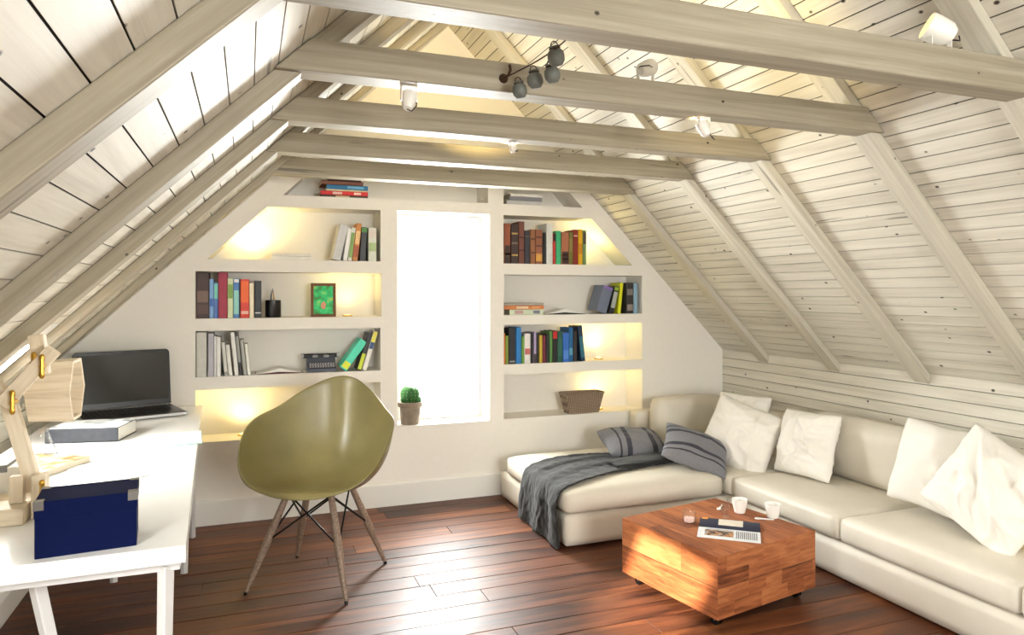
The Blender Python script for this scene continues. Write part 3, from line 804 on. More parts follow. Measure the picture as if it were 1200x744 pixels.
# wicker basket
def wicker():
    m, t, b = nt('woven_wicker'); L = t.links.new
    tc = t.nodes.new('ShaderNodeTexCoord')
    w1_ = t.nodes.new('ShaderNodeTexWave'); w1_.bands_direction = 'Z'; w1_.inputs['Scale'].default_value = 30; w1_.inputs['Distortion'].default_value = 1.5
    w2_ = t.nodes.new('ShaderNodeTexWave'); w2_.bands_direction = 'X'; w2_.inputs['Scale'].default_value = 24; w2_.inputs['Distortion'].default_value = 1
    L(tc.outputs['Object'], w1_.inputs['Vector']); L(tc.outputs['Object'], w2_.inputs['Vector'])
    mu = t.nodes.new('ShaderNodeMath'); mu.operation = 'MULTIPLY'; L(w1_.outputs['Fac'], mu.inputs[0]); L(w2_.outputs['Fac'], mu.inputs[1])
    r = ramp(t, [(0, (124, 104, 88)), (.5, (190, 168, 146)), (1, (220, 200, 178))]); L(mu.outputs[0], r.inputs[0]); L(r.outputs[0], b.inputs['Base Color'])
    b.inputs['Roughness'].default_value = .8
    bp = t.nodes.new('ShaderNodeBump'); bp.inputs['Strength'].default_value = 1; bp.inputs['Distance'].default_value = .006; L(mu.outputs[0], bp.inputs['Height']); L(bp.outputs['Normal'], b.inputs['Normal'])
    return m
M['basket'] = wicker()
bk = thing('wicker_basket', 'brown woven wicker basket in the lowest right niche', 'basket', (2.325, YW+.085, .5206), (0, 0, math.radians(3)))
bm = new()
def rr2(w, d, r, z, n=5):
    P = []
    for (sx, sy, a0) in ((1, 1, 0), (-1, 1, 90), (-1, -1, 180), (1, -1, 270)):
        for k in range(n+1):
            a = math.radians(a0+90*k/n); P.append(Vector((sx*(w/2-r)+r*math.cos(a), sy*(d/2-r)+r*math.sin(a), z)))
    return P
rings = [rr2(.26, .115, .03, 0), rr2(.29, .13, .03, .07), rr2(.325, .15, .03, .142), rr2(.31, .136, .028, .142), rr2(.25, .105, .028, .012)]
V = [[bm.verts.new(p) for p in R_] for R_ in rings]
for A, B in zip(V, V[1:]):
    for i in range(len(A)): bm.faces.new((A[i], A[(i+1) % len(A)], B[(i+1) % len(A)], B[i]))
bm.faces.new(V[0][::-1]); bm.faces.new(V[-1])
obj('basket_body', bm, M['basket'], bk, smooth='auto')
bm = new(); pts = rr2(.322, .147, .03, .144); add_path(bm, pts + [pts[0]], .0065, 8); obj('rim', bm, M['basket'], bk, smooth=True)

# cactus
cp = thing('potted_cactus', 'small round green cactus in a stone pot on the window sill', 'potted plant', (1.027, YW+.07, .5186))
bm = new(); add_lathe(bm, [(0, 0), (.058, 0), (.062, .004), (.070, .115), (.080, .118), (.084, .124), (.084, .150), (.078, .152), (.072, .146), (.070, .130), (0, .130)], 36); obj('pot', bm, M['pot'], cp, smooth='auto')
bm = new(); add_lathe(bm, [(.0695, .1305), (.0695, .140), (.03, .144), (0, .144)], 24); obj('gravel', bm, M['soil'], cp)
bm = new()
U, V_ = 60, 18
rows = []
for j in range(V_+1):
    ph = PI*j/V_
    row = []
    for i in range(U):
        th = 2*PI*i/U
        rr = .060*(1+.09*math.cos(15*th)*math.sin(ph)) * math.sin(ph)**.9 if 0 < j < V_ else 0.0005
        row.append(bm.verts.new((rr*math.cos(th), rr*math.sin(th), .198-.062*math.cos(ph))))
    rows.append(row)
for A, B in zip(rows, rows[1:]):
    for i in range(U): bm.faces.new((A[i], A[(i+1) % U], B[(i+1) % U], B[i]))
bm.faces.new(rows[0][::-1]); bm.faces.new(rows[-1])
ca = obj('cactus', bm, M['cactus'], cp, smooth=True)
bm = new(); rs = random.Random(5)
for j in range(3, V_-1, 2):
    ph = PI*j/V_
    for i in range(15):
        th = 2*PI*i/15; r0 = .064*math.sin(ph)**.9
        c = Vector((r0*math.cos(th), r0*math.sin(th), .198-.062*math.cos(ph)))
        for q in range(4):
            d = (c-Vector((0, 0, .198))).normalized() + Vector([rs.uniform(-.7, .7) for _ in range(3)])
            add_tube(bm, c, c+d.normalized()*.010, .0006, .0002, 3, False)
sp_ = obj('spines', bm, M['spine'], ca); sp_['kind'] = 'stuff'
for (dx, dy, z, r) in ((.045, -.03, .165, .026), (-.045, -.02, .17, .024), (.0, -.045, .235, .018)):
    bm = new(); bmesh.ops.create_icosphere(bm, subdivisions=3, radius=r)
    for v in bm.verts:
        v.co *= 1+.07*math.cos(10*math.atan2(v.co.y, v.co.x)); v.co += Vector((dx, dy, z))
    obj('offset', bm, M['cactus'], cp, smooth=True)

# ------------------------------------------------------------ desk things
# big black book with pages to the right
bb = thing('book', 'thick book with dark grey spine lying on desk before the laptop', 'book', (-.835, 3.60, DZ+.0006), (0, 0, math.radians(-11)))
w_, t_, d_ = .295, .062, .235
bm = new(); add_prism(bm, [(d_, 0), (.006, 0), (0, .006), (0, t_-.006), (.006, t_), (d_, t_), (d_, t_-.003), (.009, t_-.003), (.009, .003), (d_, .003)], 0, w_, 0)
obj('cover', bm, plain('charcoal_linen', (48, 50, 56), .8, var=.25, bscale=40, bump=.2), bb)
bm = new(); add_box(bm, (.004, .010, .0035), (w_-.003, d_-.004, t_-.0035)); obj('pages', bm, M['paper'], bb)
m, t, b = nt('grey_photo_cover'); tc = t.nodes.new('ShaderNodeTexCoord'); n = t.nodes.new('ShaderNodeTexNoise'); n.inputs['Scale'].default_value = 9; n.inputs['Detail'].default_value = 6; n.inputs['Distortion'].default_value = 1
t.links.new(tc.outputs['Object'], n.inputs['Vector']); r_ = ramp(t, [(.35, (110, 114, 116)), (.5, (214, 218, 220)), (.6, (238, 240, 240))]); t.links.new(n.outputs['Fac'], r_.inputs[0]); t.links.new(r_.outputs[0], b.inputs['Base Color'])
bm = new(); add_box(bm, (.0, .012, t_), (w_, d_, t_+.0006)); obj('cover_picture', bm, m, bb)
# notebook with teal edge
nb = thing('notebook', 'thin white notebook with a teal edge near the laptop', 'notebook', (-.30, 3.50, DZ+.0006), (0, 0, math.radians(4)))
box_obj('pages', (-.10, -.135, .0012), (.10, .135, .009), M['paper'], nb)
box_obj('cover', (-.102, -.137, 0), (.102, .137, .0012), cover_mat((40, 190, 176)), nb)
# magazines by the lamp
def photo_mat(name, cols, sc):
    m, t, b = nt(name); tc = t.nodes.new('ShaderNodeTexCoord'); n = t.nodes.new('ShaderNodeTexNoise'); n.inputs['Scale'].default_value = sc; n.inputs['Detail'].default_value = 4; n.inputs['Distortion'].default_value = 1.2
    t.links.new(tc.outputs['Object'], n.inputs['Vector']); r_ = ramp(t, cols); t.links.new(n.outputs['Fac'], r_.inputs[0]); t.links.new(r_.outputs[0], b.inputs['Base Color']); b.inputs['Roughness'].default_value = .3
    return m
mg = thing('magazine', 'magazine with a warm orange and cream cover beside the desk lamp', 'magazine', (-.745, 3.08, DZ+.0006), (0, 0, math.radians(-24)))
box_obj('pages', (-.11, -.15, 0), (.11, .15, .022), M['pages'], mg, bevel=.001)
box_obj('cover', (-.111, -.151, .0222), (.111, .151, .0232), photo_mat('food_photo_cover', [(.3, (70, 30, 16)), (.42, (180, 90, 54)), (.52, (220, 150, 112)), (.7, (238, 214, 190))], 14), mg)
ps = thing('paper_sheets', 'loose white paper sheets on the desk behind the blue box', 'paper', (-.50, 2.95, DZ+.0004), (0, 0, math.radians(8)))
box_obj('sheet', (-.12, -.17, 0), (.12, .17, .0012), M['paper'], ps)
bm = new(); add_box(bm, (-.10, -.15, .0013), (.13, .16, .0022)); obj('sheet', bm, M['paper'], ps, rot=(0, 0, .12))
wbx = thing('paper_box', 'small white box with a grey lid at the left edge of the desk', 'box', (-.73, 2.66, DZ+.0006), (0, 0, math.radians(0)))
box_obj('box_body', (-.055, -.07, 0), (.075, .07, .12), M['paper'], wbx, bevel=.002)
box_obj('lid', (-.058, -.073, .105), (.030, .073, .128), cover_mat((120, 118, 116)), wbx, bevel=.002)
vz = thing('glass_vase', 'small clear glass vase between the lamp and the dark book', 'vase', (-.79, 3.34, DZ+.0006))
bm = new(); add_lathe(bm, [(0, 0), (.062, 0), (.064, .004), (.036, .075), (.030, .10), (.033, .112), (.031, .112), (.028, .1), (.034, .074), (.060, .006), (0, .005)], 32); obj('vase_body', bm, M['glass'], vz, smooth='auto')

# ------------------------------------------------------------ wooden desk lamp
lampL = thing('desk_lamp', 'jointed pale wood desk lamp with box head and brass wing nuts', 'lamp', (-.67, 2.46, DZ+.0006))
def W2(p): return Vector(p) - Vector((-.67, 2.46, DZ+.0006))
def bar(name, p0, p1, w, d, side=(0, 1, 0), mat=None, par=None):
    """square bar from p0 to p1 (world coords)"""
    p0 = W2(p0); p1 = W2(p1); ax = (p1-p0).normalized(); s_ = Vector(side); s_ = (s_-ax*s_.dot(ax)).normalized(); u_ = ax.cross(s_)
    L_ = (p1-p0).length
    bm = new(); add_box(bm, (0, -d/2, -w/2), (L_, d/2, w/2))
    o = obj(name, bm, mat or M['lampwood'], par or lampL, bevel=.002)
    o.matrix_local = Matrix(((ax.x, s_.x, u_.x, p0.x), (ax.y, s_.y, u_.y, p0.y), (ax.z, s_.z, u_.z, p0.z), (0, 0, 0, 1)))
    return o
# base block, two cheeks, joints
o = bar('base_block', (-.90, 2.46, .765), (-.60, 2.46, .765), .048, .20)
o2 = bar('base_post', (-.632, 2.43, .79), (-.632, 2.43, .868), .036, .030)
o3 = bar('base_post', (-.575, 2.43, .743), (-.575, 2.43, .868), .036, .050)
elbow = Vector((-.66, 2.45, 1.085)); foot = Vector((-.60, 2.46, .835)); tip = Vector((-.535, 2.44, 1.235))
bar('lower_arm', foot - (elbow-foot).normalized()*.02, elbow + (elbow-foot).normalized()*.012, .040, .030)
bar('upper_arm', elbow - (tip-elbow).normalized()*.008 + Vector((0, -.033, 0)), tip + Vector((0, -.033, 0)), .040, .030)
bar('counterweight', (-.675, 2.45, 1.082), (-.725, 2.45, 1.17), .055, .045)
bar('handle_block', (-.586, 2.50, 1.155), (-.600, 2.50, 1.275), .040, .040)
def wing(p):
    q = W2(p); bm = new(); add_tube(bm, q+Vector((0, .02, 0)), q-Vector((0, .014, 0)), .007, seg=12)
    add_tube(bm, q+Vector((0, -.010, -.022)), q+Vector((0, -.010, .022)), .0065, .0065, 8)
    for s_ in (-1, 1):
        bmesh.ops.create_uvsphere(bm, u_segments=10, v_segments=6, radius=.010, matrix=Matrix.Translation(q+Vector((0, -.010, s_*.024))) @ Matrix.Diagonal((.8, .5, 1.2, 1)))
    obj('wing_nut', bm, M['brass'], lampL, smooth='auto')
wing((-.558, 2.385, 1.190)); wing((-.630, 2.385, 1.090)); wing((-.560, 2.395, .825)); wing((-.690, 2.42, 1.09)); wing((-.60, 2.475, 1.19))
# hexagonal hollow head
bm = new()
hc = W2((-.585, 2.64, 1.090)); R_ = .112
def hexr(x, r, a0=0): return [bm.verts.new(hc + Vector((x + (0.012 if False else 0), r*math.cos(math.radians(a0+60*k)), r*math.sin(math.radians(a0+60*k))))) for k in range(6)]
for k in range(1): pass
A = hexr(-.060, R_*.94); B = hexr(.064, R_); Cc = hexr(.064, R_-.012); Dd = hexr(-.05, R_-.014)
for P_, Q_ in ((A, B), (B, Cc), (Cc, Dd)):
    for k in range(6): bm.faces.new((P_[k], P_[(k+1) % 6], Q_[(k+1) % 6], Q_[k]))
bm.faces.new(A[::-1]); bm.faces.new(Dd)
hd = obj('lamp_head', bm, M['lampwood'], lampL, bevel=.002)
bm = new(); add_tube(bm, hc+Vector((-.06, 0, 0)), hc+Vector((-.03, 0, 0)), .018, seg=16); bmesh.ops.create_uvsphere(bm, u_segments=16, v_segments=10, radius=.03, matrix=Matrix.Translation(hc+Vector((0, 0, 0))))
obj('bulb', bm, M['ceramic'], hd, smooth='auto')

# ------------------------------------------------------------ shell chair
CH = (.330, 3.560, 0); FA = math.radians(CHAIR_ANG) if 'CHAIR_ANG' in globals() else math.radians(244)
ch = thing('armchair', 'olive green moulded shell armchair on dowel legs beside the desk', 'chair', CH, (0, 0, FA))
# local +X = facing direction
def lerp_tab(tab, a):
    """Catmull-Rom through the table"""
    n_ = len(tab)
    for i in range(n_-1):
        a0, v0 = tab[i]; a1, v1 = tab[i+1]
        if a <= a1:
            m0 = 0 if i == 0 else (v1-tab[i-1][1])/(a1-tab[i-1][0])
            m1 = 0 if i == n_-2 else (tab[i+2][1]-v0)/(tab[i+2][0]-a0)
            h_ = a1-a0; t = (a-a0)/h_
            return (2*t**3-3*t*t+1)*v0+(t**3-2*t*t+t)*h_*m0+(-2*t**3+3*t*t)*v1+(t**3-t*t)*h_*m1
    return tab[-1][1]
Rt = [(0, .295), (25, .312), (48, .352), (75, .352), (98, .338), (125, .304), (150, .308), (180, .345)]
Zt = [(0, .492), (22, .498), (42, .530), (60, .600), (78, .705), (96, .772), (120, .820), (148, .902), (180, .962)]
NU, NV = 72, 18
bm = new(); rings = []
z0 = .492
def shellpt(phi, t):
    a = abs(phi); R_ = lerp_tab(Rt, a); Z_ = lerp_tab(Zt, a)
    drop = .035
    zc = z0-drop
    # bezier: centre -> bend -> rim
    fb = .84 if a > 40 else .60 + .24*a/40
    if a < 55:
        # waterfall front: rises a little then rolls down
        k_ = 1-a/55
        P0 = (0, zc); P1 = (R_*.55, zc); P2 = (R_*.86, z0+.035*k_ + (Z_-z0)*.2*(1-k_)); P3 = (R_, Z_-.012*k_)
    else:
        P0 = (0, zc); P1 = (R_*.62, zc-.005); P2 = (R_*.90, zc+.05); P3 = (R_, Z_)
    u = 1-t
    r = 3*u*u*t*P1[0]+3*u*t*t*P2[0]+t**3*P3[0]; z = u**3*P0[1]+3*u*u*t*P1[1]+3*u*t*t*P2[1]+t**3*P3[1]
    return r, z
c0 = bm.verts.new((0, 0, z0-.035))
for j in range(1, NV+1):
    t = (j/NV)
    ring = []
    for i in range(NU):
        phi = -180+360*i/NU
        r, z = shellpt(phi, t)
        ring.append(bm.verts.new((r*math.cos(math.radians(phi)), r*math.sin(math.radians(phi))*1.06, z)))
    rings.append(ring)
for i in range(NU): bm.faces.new((c0, rings[0][i], rings[0][(i+1) % NU]))
for A, B in zip(rings, rings[1:]):
    for i in range(NU): bm.faces.new((A[i], B[i], B[(i+1) % NU], A[(i+1) % NU]))
# rolled lip
lip = []
for i in range(NU):
    phi = -180+360*i/NU; v = rings[-1][i].co; o_ = Vector((math.cos(math.radians(phi)), math.sin(math.radians(phi)), 0))
    lip.append(bm.verts.new(v + o_*.008 + Vector((0, 0, -.006))))
for i in range(NU): bm.faces.new((rings[-1][i], lip[i], lip[(i+1) % NU], rings[-1][(i+1) % NU]))
obj('shell', bm, M['shell'], ch, smooth=True, solid=.007, subsurf=1)
# feet in world -> local
Rm = Matrix.Rotation(-FA, 3, 'Z')
feet = [(-.015, 3.49), (.414, 3.224), (.668, 3.642), (.242, 3.89)]
fl = [Rm @ (Vector((p[0], p[1], 0))-Vector(CH)) for p in feet]
tops = []
for p in fl:
    d = p.normalized(); top_ = Vector((d.x*.155, d.y*.155, .445)); tops.append(top_)
    bm = new(); add_tube(bm, top_, p+(top_-p)*.48, .015, .019, 14, True); add_tube(bm, p+(top_-p)*.48, p+(top_-p)*.03, .019, .009, 14)
    lg = obj('leg', bm, M['chairleg'], ch, smooth='auto')
    bm = new(); add_tube(bm, p+(top_-p)*.028, p+Vector((0, 0, .0)), .009, .008, 10); obj('foot_cap', bm, M['blackmetal'], lg, smooth='auto')
bm = new()
n = 4
for i in range(4):
    a = fl[i]+(tops[i]-fl[i])*.52; b = tops[(i+1) % 4]; add_path(bm, [a, b], .0045, 8)
    a2 = fl[(i+1) % 4]+(tops[(i+1) % 4]-fl[(i+1) % 4])*.52; add_path(bm, [a2, tops[i]], .0045, 8)
    add_path(bm, [tops[i]+Vector((0, 0, .004)), tops[(i+1) % 4]+Vector((0, 0, .004))], .006, 8)
obj('wire_bracing', bm, M['blackmetal'], ch)
bm = new()
for i in range(4):
    add_path(bm, [Vector((tops[i].x*.5, tops[i].y*.5, .441)), tops[i]+Vector((0, 0, -.004))], .007, 8)
bm2 = add_lathe(bm, [(0, .438), (.09, .438), (.09, .449), (0, .449)], 20)
obj('seat_mount', bm, M['blackmetal'], ch)

# ------------------------------------------------------------ coffee table
ct = thing('coffee_table', 'low block coffee table of glued wood pieces on small castors', 'coffee table', (1.811, 2.409, 0), (0, 0, math.radians(10.8)))
LX, LY, z0_, z1_ = .640, .600, .052, .312
bm = new(); uvl = bm.loops.layers.uv.new('UVMap')
rc = random.Random(11)
def patch(origin, du, dv, W_, H_, rows, brick, longways=True, offx=None):
    v = 0
    for ri, hgt in enumerate(rows):
        u = -rc.uniform(0, brick)
        while u < W_-1e-6:
            wd = brick*rc.uniform(.6, 1.4)
            a, b = max(0, u), min(W_, u+wd)
            if b-a > .001:
                P = [origin+du*a+dv*v, origin+du*b+dv*v, origin+du*b+dv*(v+hgt), origin+du*a+dv*(v+hgt)]
                f = bm.faces.new([bm.verts.new(p) for p in P])
                ou, ov = rc.uniform(0, 50), rc.uniform(0, 50)
                Lp = [(a, v), (b, v), (b, v+hgt), (a, v+hgt)]
                for l, q in zip(f.loops, Lp): l[uvl].uv = (q[0]+ou, q[1]+ov)
            u += wd
        v += hgt
X_ = Vector((1, 0, 0)); Y_ = Vector((0, 1, 0)); Z_ = Vector((0, 0, 1)); H = z1_-z0_
patch(Vector((0, 0, z0_)), X_, Z_, LX, H, [H/4]*4, .17)
patch(Vector((0, LY, z0_)), -Y_, Z_, LY, H, [H/2]*2, .9)
patch(Vector((LX, 0, z0_)), Y_, Z_, LY, H, [H/2]*2, .6)
patch(Vector((LX, LY, z0_)), -X_, Z_, LX, H, [H/4]*4, .17)
patch(Vector((0, 0, z1_)), Y_, X_, LY, LX, [LX/8]*8, .5)
patch(Vector((0, 0, z0_)), X_, Y_, LX, LY, [LY/2]*2, .5)
body = obj('table_body', bm, M['table'], ct, recalc=True)
bm = new()
add_box(bm, (-.0006, .02, z0_+H/2-.0012), (.001, LY, z0_+H/2+.0012)); add_box(bm, (0, -.0006, z0_+H/2-.0008), (LX, .001, z0_+H/2+.0008))
obj('drawer_seam', bm, M['dark'], ct)
for (cx, cy) in ((.06, .06), (LX-.06, .06), (.06, LY-.06), (LX-.06, LY-.06)):
    bm = new(); add_tube(bm, (cx-.014, cy, .022), (cx-.003, cy, .022), .022, seg=16); add_tube(bm, (cx+.003, cy, .022), (cx+.014, cy, .022), .022, seg=16)
    cs = obj('castor', bm, M['blackmetal'], ct, smooth='auto')
    bm = new(); add_box(bm, (cx-.018, cy-.018, .040), (cx+.018, cy+.018, .0515)); add_tube(bm, (cx-.016, cy, .022), (cx+.016, cy, .022), .005, seg=8); obj('castor_plate', bm, M['steel'], cs)
TZ = z1_+.0006
def cup(label, x, y):
    c = thing('cup', label, 'cup', (x, y, TZ))
    bm = new(); add_lathe(bm, [(0, 0), (.022, 0), (.026, .003), (.036, .05), (.038, .068), (.036, .068), (.033, .05), (.022, .006), (0, .006)], 32); obj('cup_body', bm, M['ceramic'], c, smooth='auto')
cup('white ceramic cup on coffee table, left of the two cups', 2.285, 2.865)
cup('white ceramic cup near the right corner of the coffee table', 2.385, 2.745)
for (lb, x, y, rt) in (('small white spoon rest stick beside the left cup', 2.235, 2.955, 40), ('small white stick beside the right cup', 2.318, 2.735, -35)):
    s_ = thing('spoon', lb.replace('spoon rest stick', 'spoon').replace('stick', 'spoon'), 'spoon', (x, y, TZ+.0045), (0, 0, math.radians(rt)))
    bm = new(); add_tube(bm, (-.012, 0, 0), (.05, 0, .0), .0045, .0035, 8); obj('handle', bm, M['ceramic'], s_, smooth=True)
    bm = new(); bmesh.ops.create_uvsphere(bm, u_segments=14, v_segments=8, radius=.012, matrix=Matrix.Translation((-.022, 0, 0)) @ Matrix.Diagonal((1.4, .9, .36, 1))); obj('bowl', bm, M['ceramic'], s_, smooth=True)
gt = thing('shot_glass', 'small clear shot glass behind the magazine on the coffee table', 'glass', (2.170, 2.830, TZ))
bm = new(); add_lathe(bm, [(0, 0), (.014, 0), (.022, .062), (.0205, .062), (.013, .008), (0, .008)], 24); obj('glass_body', bm, M['glass'], gt, smooth='auto')
tl = thing('tealight_glass', 'clear glass tealight holder with pink candle on the coffee table', 'candle holder', (1.965, 2.830, TZ))
bm = new(); add_lathe(bm, [(0, 0), (.026, 0), (.032, .012), (.033, .03), (.026, .06), (.0245, .06), (.031, .03), (.030, .012), (.024, .003), (0, .003)], 28); obj('glass_body', bm, M['glass'], tl, smooth='auto')
bm = new(); add_lathe(bm, [(0, .0035), (.022, .0035), (.024, .022), (0, .024)], 24); obj('candle', bm, M['wax'], tl, smooth='auto')
bm = new(); add_tube(bm, (0, 0, .023), (.001, 0, .036), .001, seg=6); obj('wick', bm, M['black'], tl)
# magazine, open
mz = thing('magazine', 'open magazine with navy top page on the wooden coffee table', 'magazine', (2.075, 2.675, TZ), (0, 0, math.radians(-39)))
bm = new()
def page(y0_, y1_, name, mat, lift):
    bm = new(); N = 14
    U0 = [];
    for k in range(N+1):
        s = k/N; yy = y0_+(y1_-y0_)*s; zz = .001+lift*math.sin(PI*min(1, s*1.0))**.8
        U0.append((yy, zz))
    add_prism(bm, [(-0, 0)]*0 + U0 + [(p[0], p[1]-.0009) for p in U0[::-1]], -.135, .135, 0)
    return obj(name, bm, mat, mz, smooth='auto')
page(-.145, 0, 'text_page', cover_mat((226, 228, 232)), .006)
page(0, .145, 'photo_page', cover_mat((28, 36, 62)), .010)
def on_page(name, x0, x1, y0_, y1_, mat, lift=.006, up=True):
    bm = new(); N = 8
    def zf(yv):
        s = (yv+.145)/.145 if yv < 0 else yv/.145
        return .0013+(.006 if yv < 0 else .010)*max(0, math.sin(PI*min(1, max(0, s))))**.8
    for k in range(N):
        ya = y0_+(y1_-y0_)*k/N; yb = y0_+(y1_-y0_)*(k+1)/N
        vs_ = [bm.verts.new(p) for p in ((x0, ya, zf(ya)), (x1, ya, zf(ya)), (x1, yb, zf(yb)), (x0, yb, zf(yb)))]
        bm.faces.new(vs_)
    return obj(name, bm, mat, mz)
on_page('photograph', -.105, .02, -.12, -.045, photo_mat('dark_photo', [(.3, (24, 26, 36)), (.45, (70, 70, 78)), (.55, (196, 130, 60)), (.7, (150, 176, 190))], 26))
on_page('white_shape', -.05, .06, .03, .125, cover_mat((224, 214, 198)))
on_page('photograph', -.128, -.10, .09, .14, cover_mat((230, 150, 60)))
bm = new()
for r in range(15):
    for (xa, xb) in ((.030, .052), (.056, .078), (.082, .104)):
        pass
tl_ = [on_page('text_line', xa, xa+.0035, -.125, -.03, M['keys']) for xa in [.032+.0085*i for i in range(11)]]
on_page('text_line', -.10, .02, -.034, -.028, M['keys'])

# ------------------------------------------------------------ sofa
sofa = thing('corner_sofa', 'long cream leather corner sofa with chaise along the plank wall', 'sofa', (2.9, 2.9, 0))
def S(x, y, z): return Vector((x, y, z))-Vector((2.9, 2.9, 0))
def soft_box(name, lo, hi, mat, r=.03, crown=.015, parent=sofa, seed=0, sag=.006, crownside=0, wrinkle=0):
    """rounded upholstered block, slightly crowned"""
    lo = S(*lo); hi = S(*hi); sz = hi-lo
    nx, ny, nz = [max(4, min(26, int(s/.05))) for s in sz]
    bm = new(); ve = {}
    def V(i, j, k):
        if (i, j, k) not in ve:
            u, v, w = i/nx, j/ny, k/nz
            # pull samples towards the edges for crisp rounding
            p = Vector((lo.x+sz.x*u, lo.y+sz.y*v, lo.z+sz.z*w))
            q = Vector((min(max(p.x, lo.x+r), hi.x-r), min(max(p.y, lo.y+r), hi.y-r), min(max(p.z, lo.z+r), hi.z-r)))
            d = p-q
            if d.length > 1e-9: p = q + d.normalized()*min(r, d.length if max(abs(d.x), abs(d.y), abs(d.z)) < r*.999 and False else r)
            cu = (1-(2*u-1)**4); cv = (1-(2*v-1)**4); cw = (1-(2*w-1)**4)
            if w > .99: p.z += crown*cu*cv
            n_ = noise.noise(Vector((p.x*3.1+seed, p.y*3.1, p.z*3.1)))
            if w > .5: p.z += sag*n_*cu*cv*1.5
            if crownside:
                if u < .01: p.x -= crownside*cv*cw
                if v < .01: p.y -= crownside*cu*cw
            if wrinkle and w > .45:
                p += Vector((0, -1, .3))*wrinkle*math.sin(p.x*75+2.2*math.sin(p.x*23))*max(0, (w-.45)/.55)*.9*(.4+abs(noise.noise(Vector((p.x*12, 3, 1)))))
            ve[(i, j, k)] = bm.verts.new(p)
        return ve[(i, j, k)]
    for i in range(nx):
        for j in range(ny):
            bm.faces.new((V(i, j, 0), V(i, j+1, 0), V(i+1, j+1, 0), V(i+1, j, 0))); bm.faces.new((V(i, j, nz), V(i+1, j, nz), V(i+1, j+1, nz), V(i, j+1, nz)))
    for i in range(nx):
        for k in range(nz):
            bm.faces.new((V(i, 0, k), V(i+1, 0, k), V(i+1, 0, k+1), V(i, 0, k+1))); bm.faces.new((V(i, ny, k), V(i, ny, k+1), V(i+1, ny, k+1), V(i+1, ny, k)))
    for j in range(ny):
        for k in range(nz):
            bm.faces.new((V(0, j, k), V(0, j, k+1), V(0, j+1, k+1), V(0, j+1, k))); bm.faces.new((V(nx, j, k), V(nx, j+1, k), V(nx, j+1, k+1), V(nx, j, k+1)))
    return obj(name, bm, mat, parent, smooth=True)
ML = M['leather']
# bases
soft_box('chaise_base', (1.625, 3.485, .012), (2.695, 4.55, .184), ML, r=.014, crown=0)
soft_box('sofa_base', (2.700, .75, .012), (3.46, 4.55, .184), ML, r=.014, crown=0)
soft_box('chaise_cushion', (1.615, 3.465, .188), (2.655, 4.42, .315), ML, r=.035, crown=.022, seed=3, crownside=.006)
soft_box('seat_cushion', (2.690, 2.645, .188), (3.36, 3.455, .312), ML, r=.026, crown=.014, seed=5)
soft_box('seat_cushion', (2.690, 1.790, .188), (3.36, 2.640, .314), ML, r=.026, crown=.014, seed=8)
soft_box('seat_cushion', (2.690, .95, .188), (3.36, 1.785, .314), ML, r=.026, crown=.014, seed=9)
soft_box('corner_cushion', (2.690, 3.46, .188), (3.36, 4.42, .306), ML, r=.026, crown=.008, seed=12)
# backs
soft_box('back_frame', (3.40, .75, .186), (3.505, 4.58, .575), ML, r=.03, crown=0)
soft_box('back_frame', (2.655, 4.46, .186), (3.39, 4.60, .545), ML, r=.03, crown=0)
for (a, b) in ((2.70, 3.40), (1.88, 2.69), (1.0, 1.87)):
    o = soft_box('back_cushion', (3.24, a, .318), (3.375, b, .672), ML, r=.045, crown=.012, seed=a*3, crownside=.02)
bc = soft_box('back_cushion', (2.735, 4.28, .330), (3.30, 4.44, .650), ML, r=.04, crown=.004, seed=4, crownside=.02, wrinkle=.012)

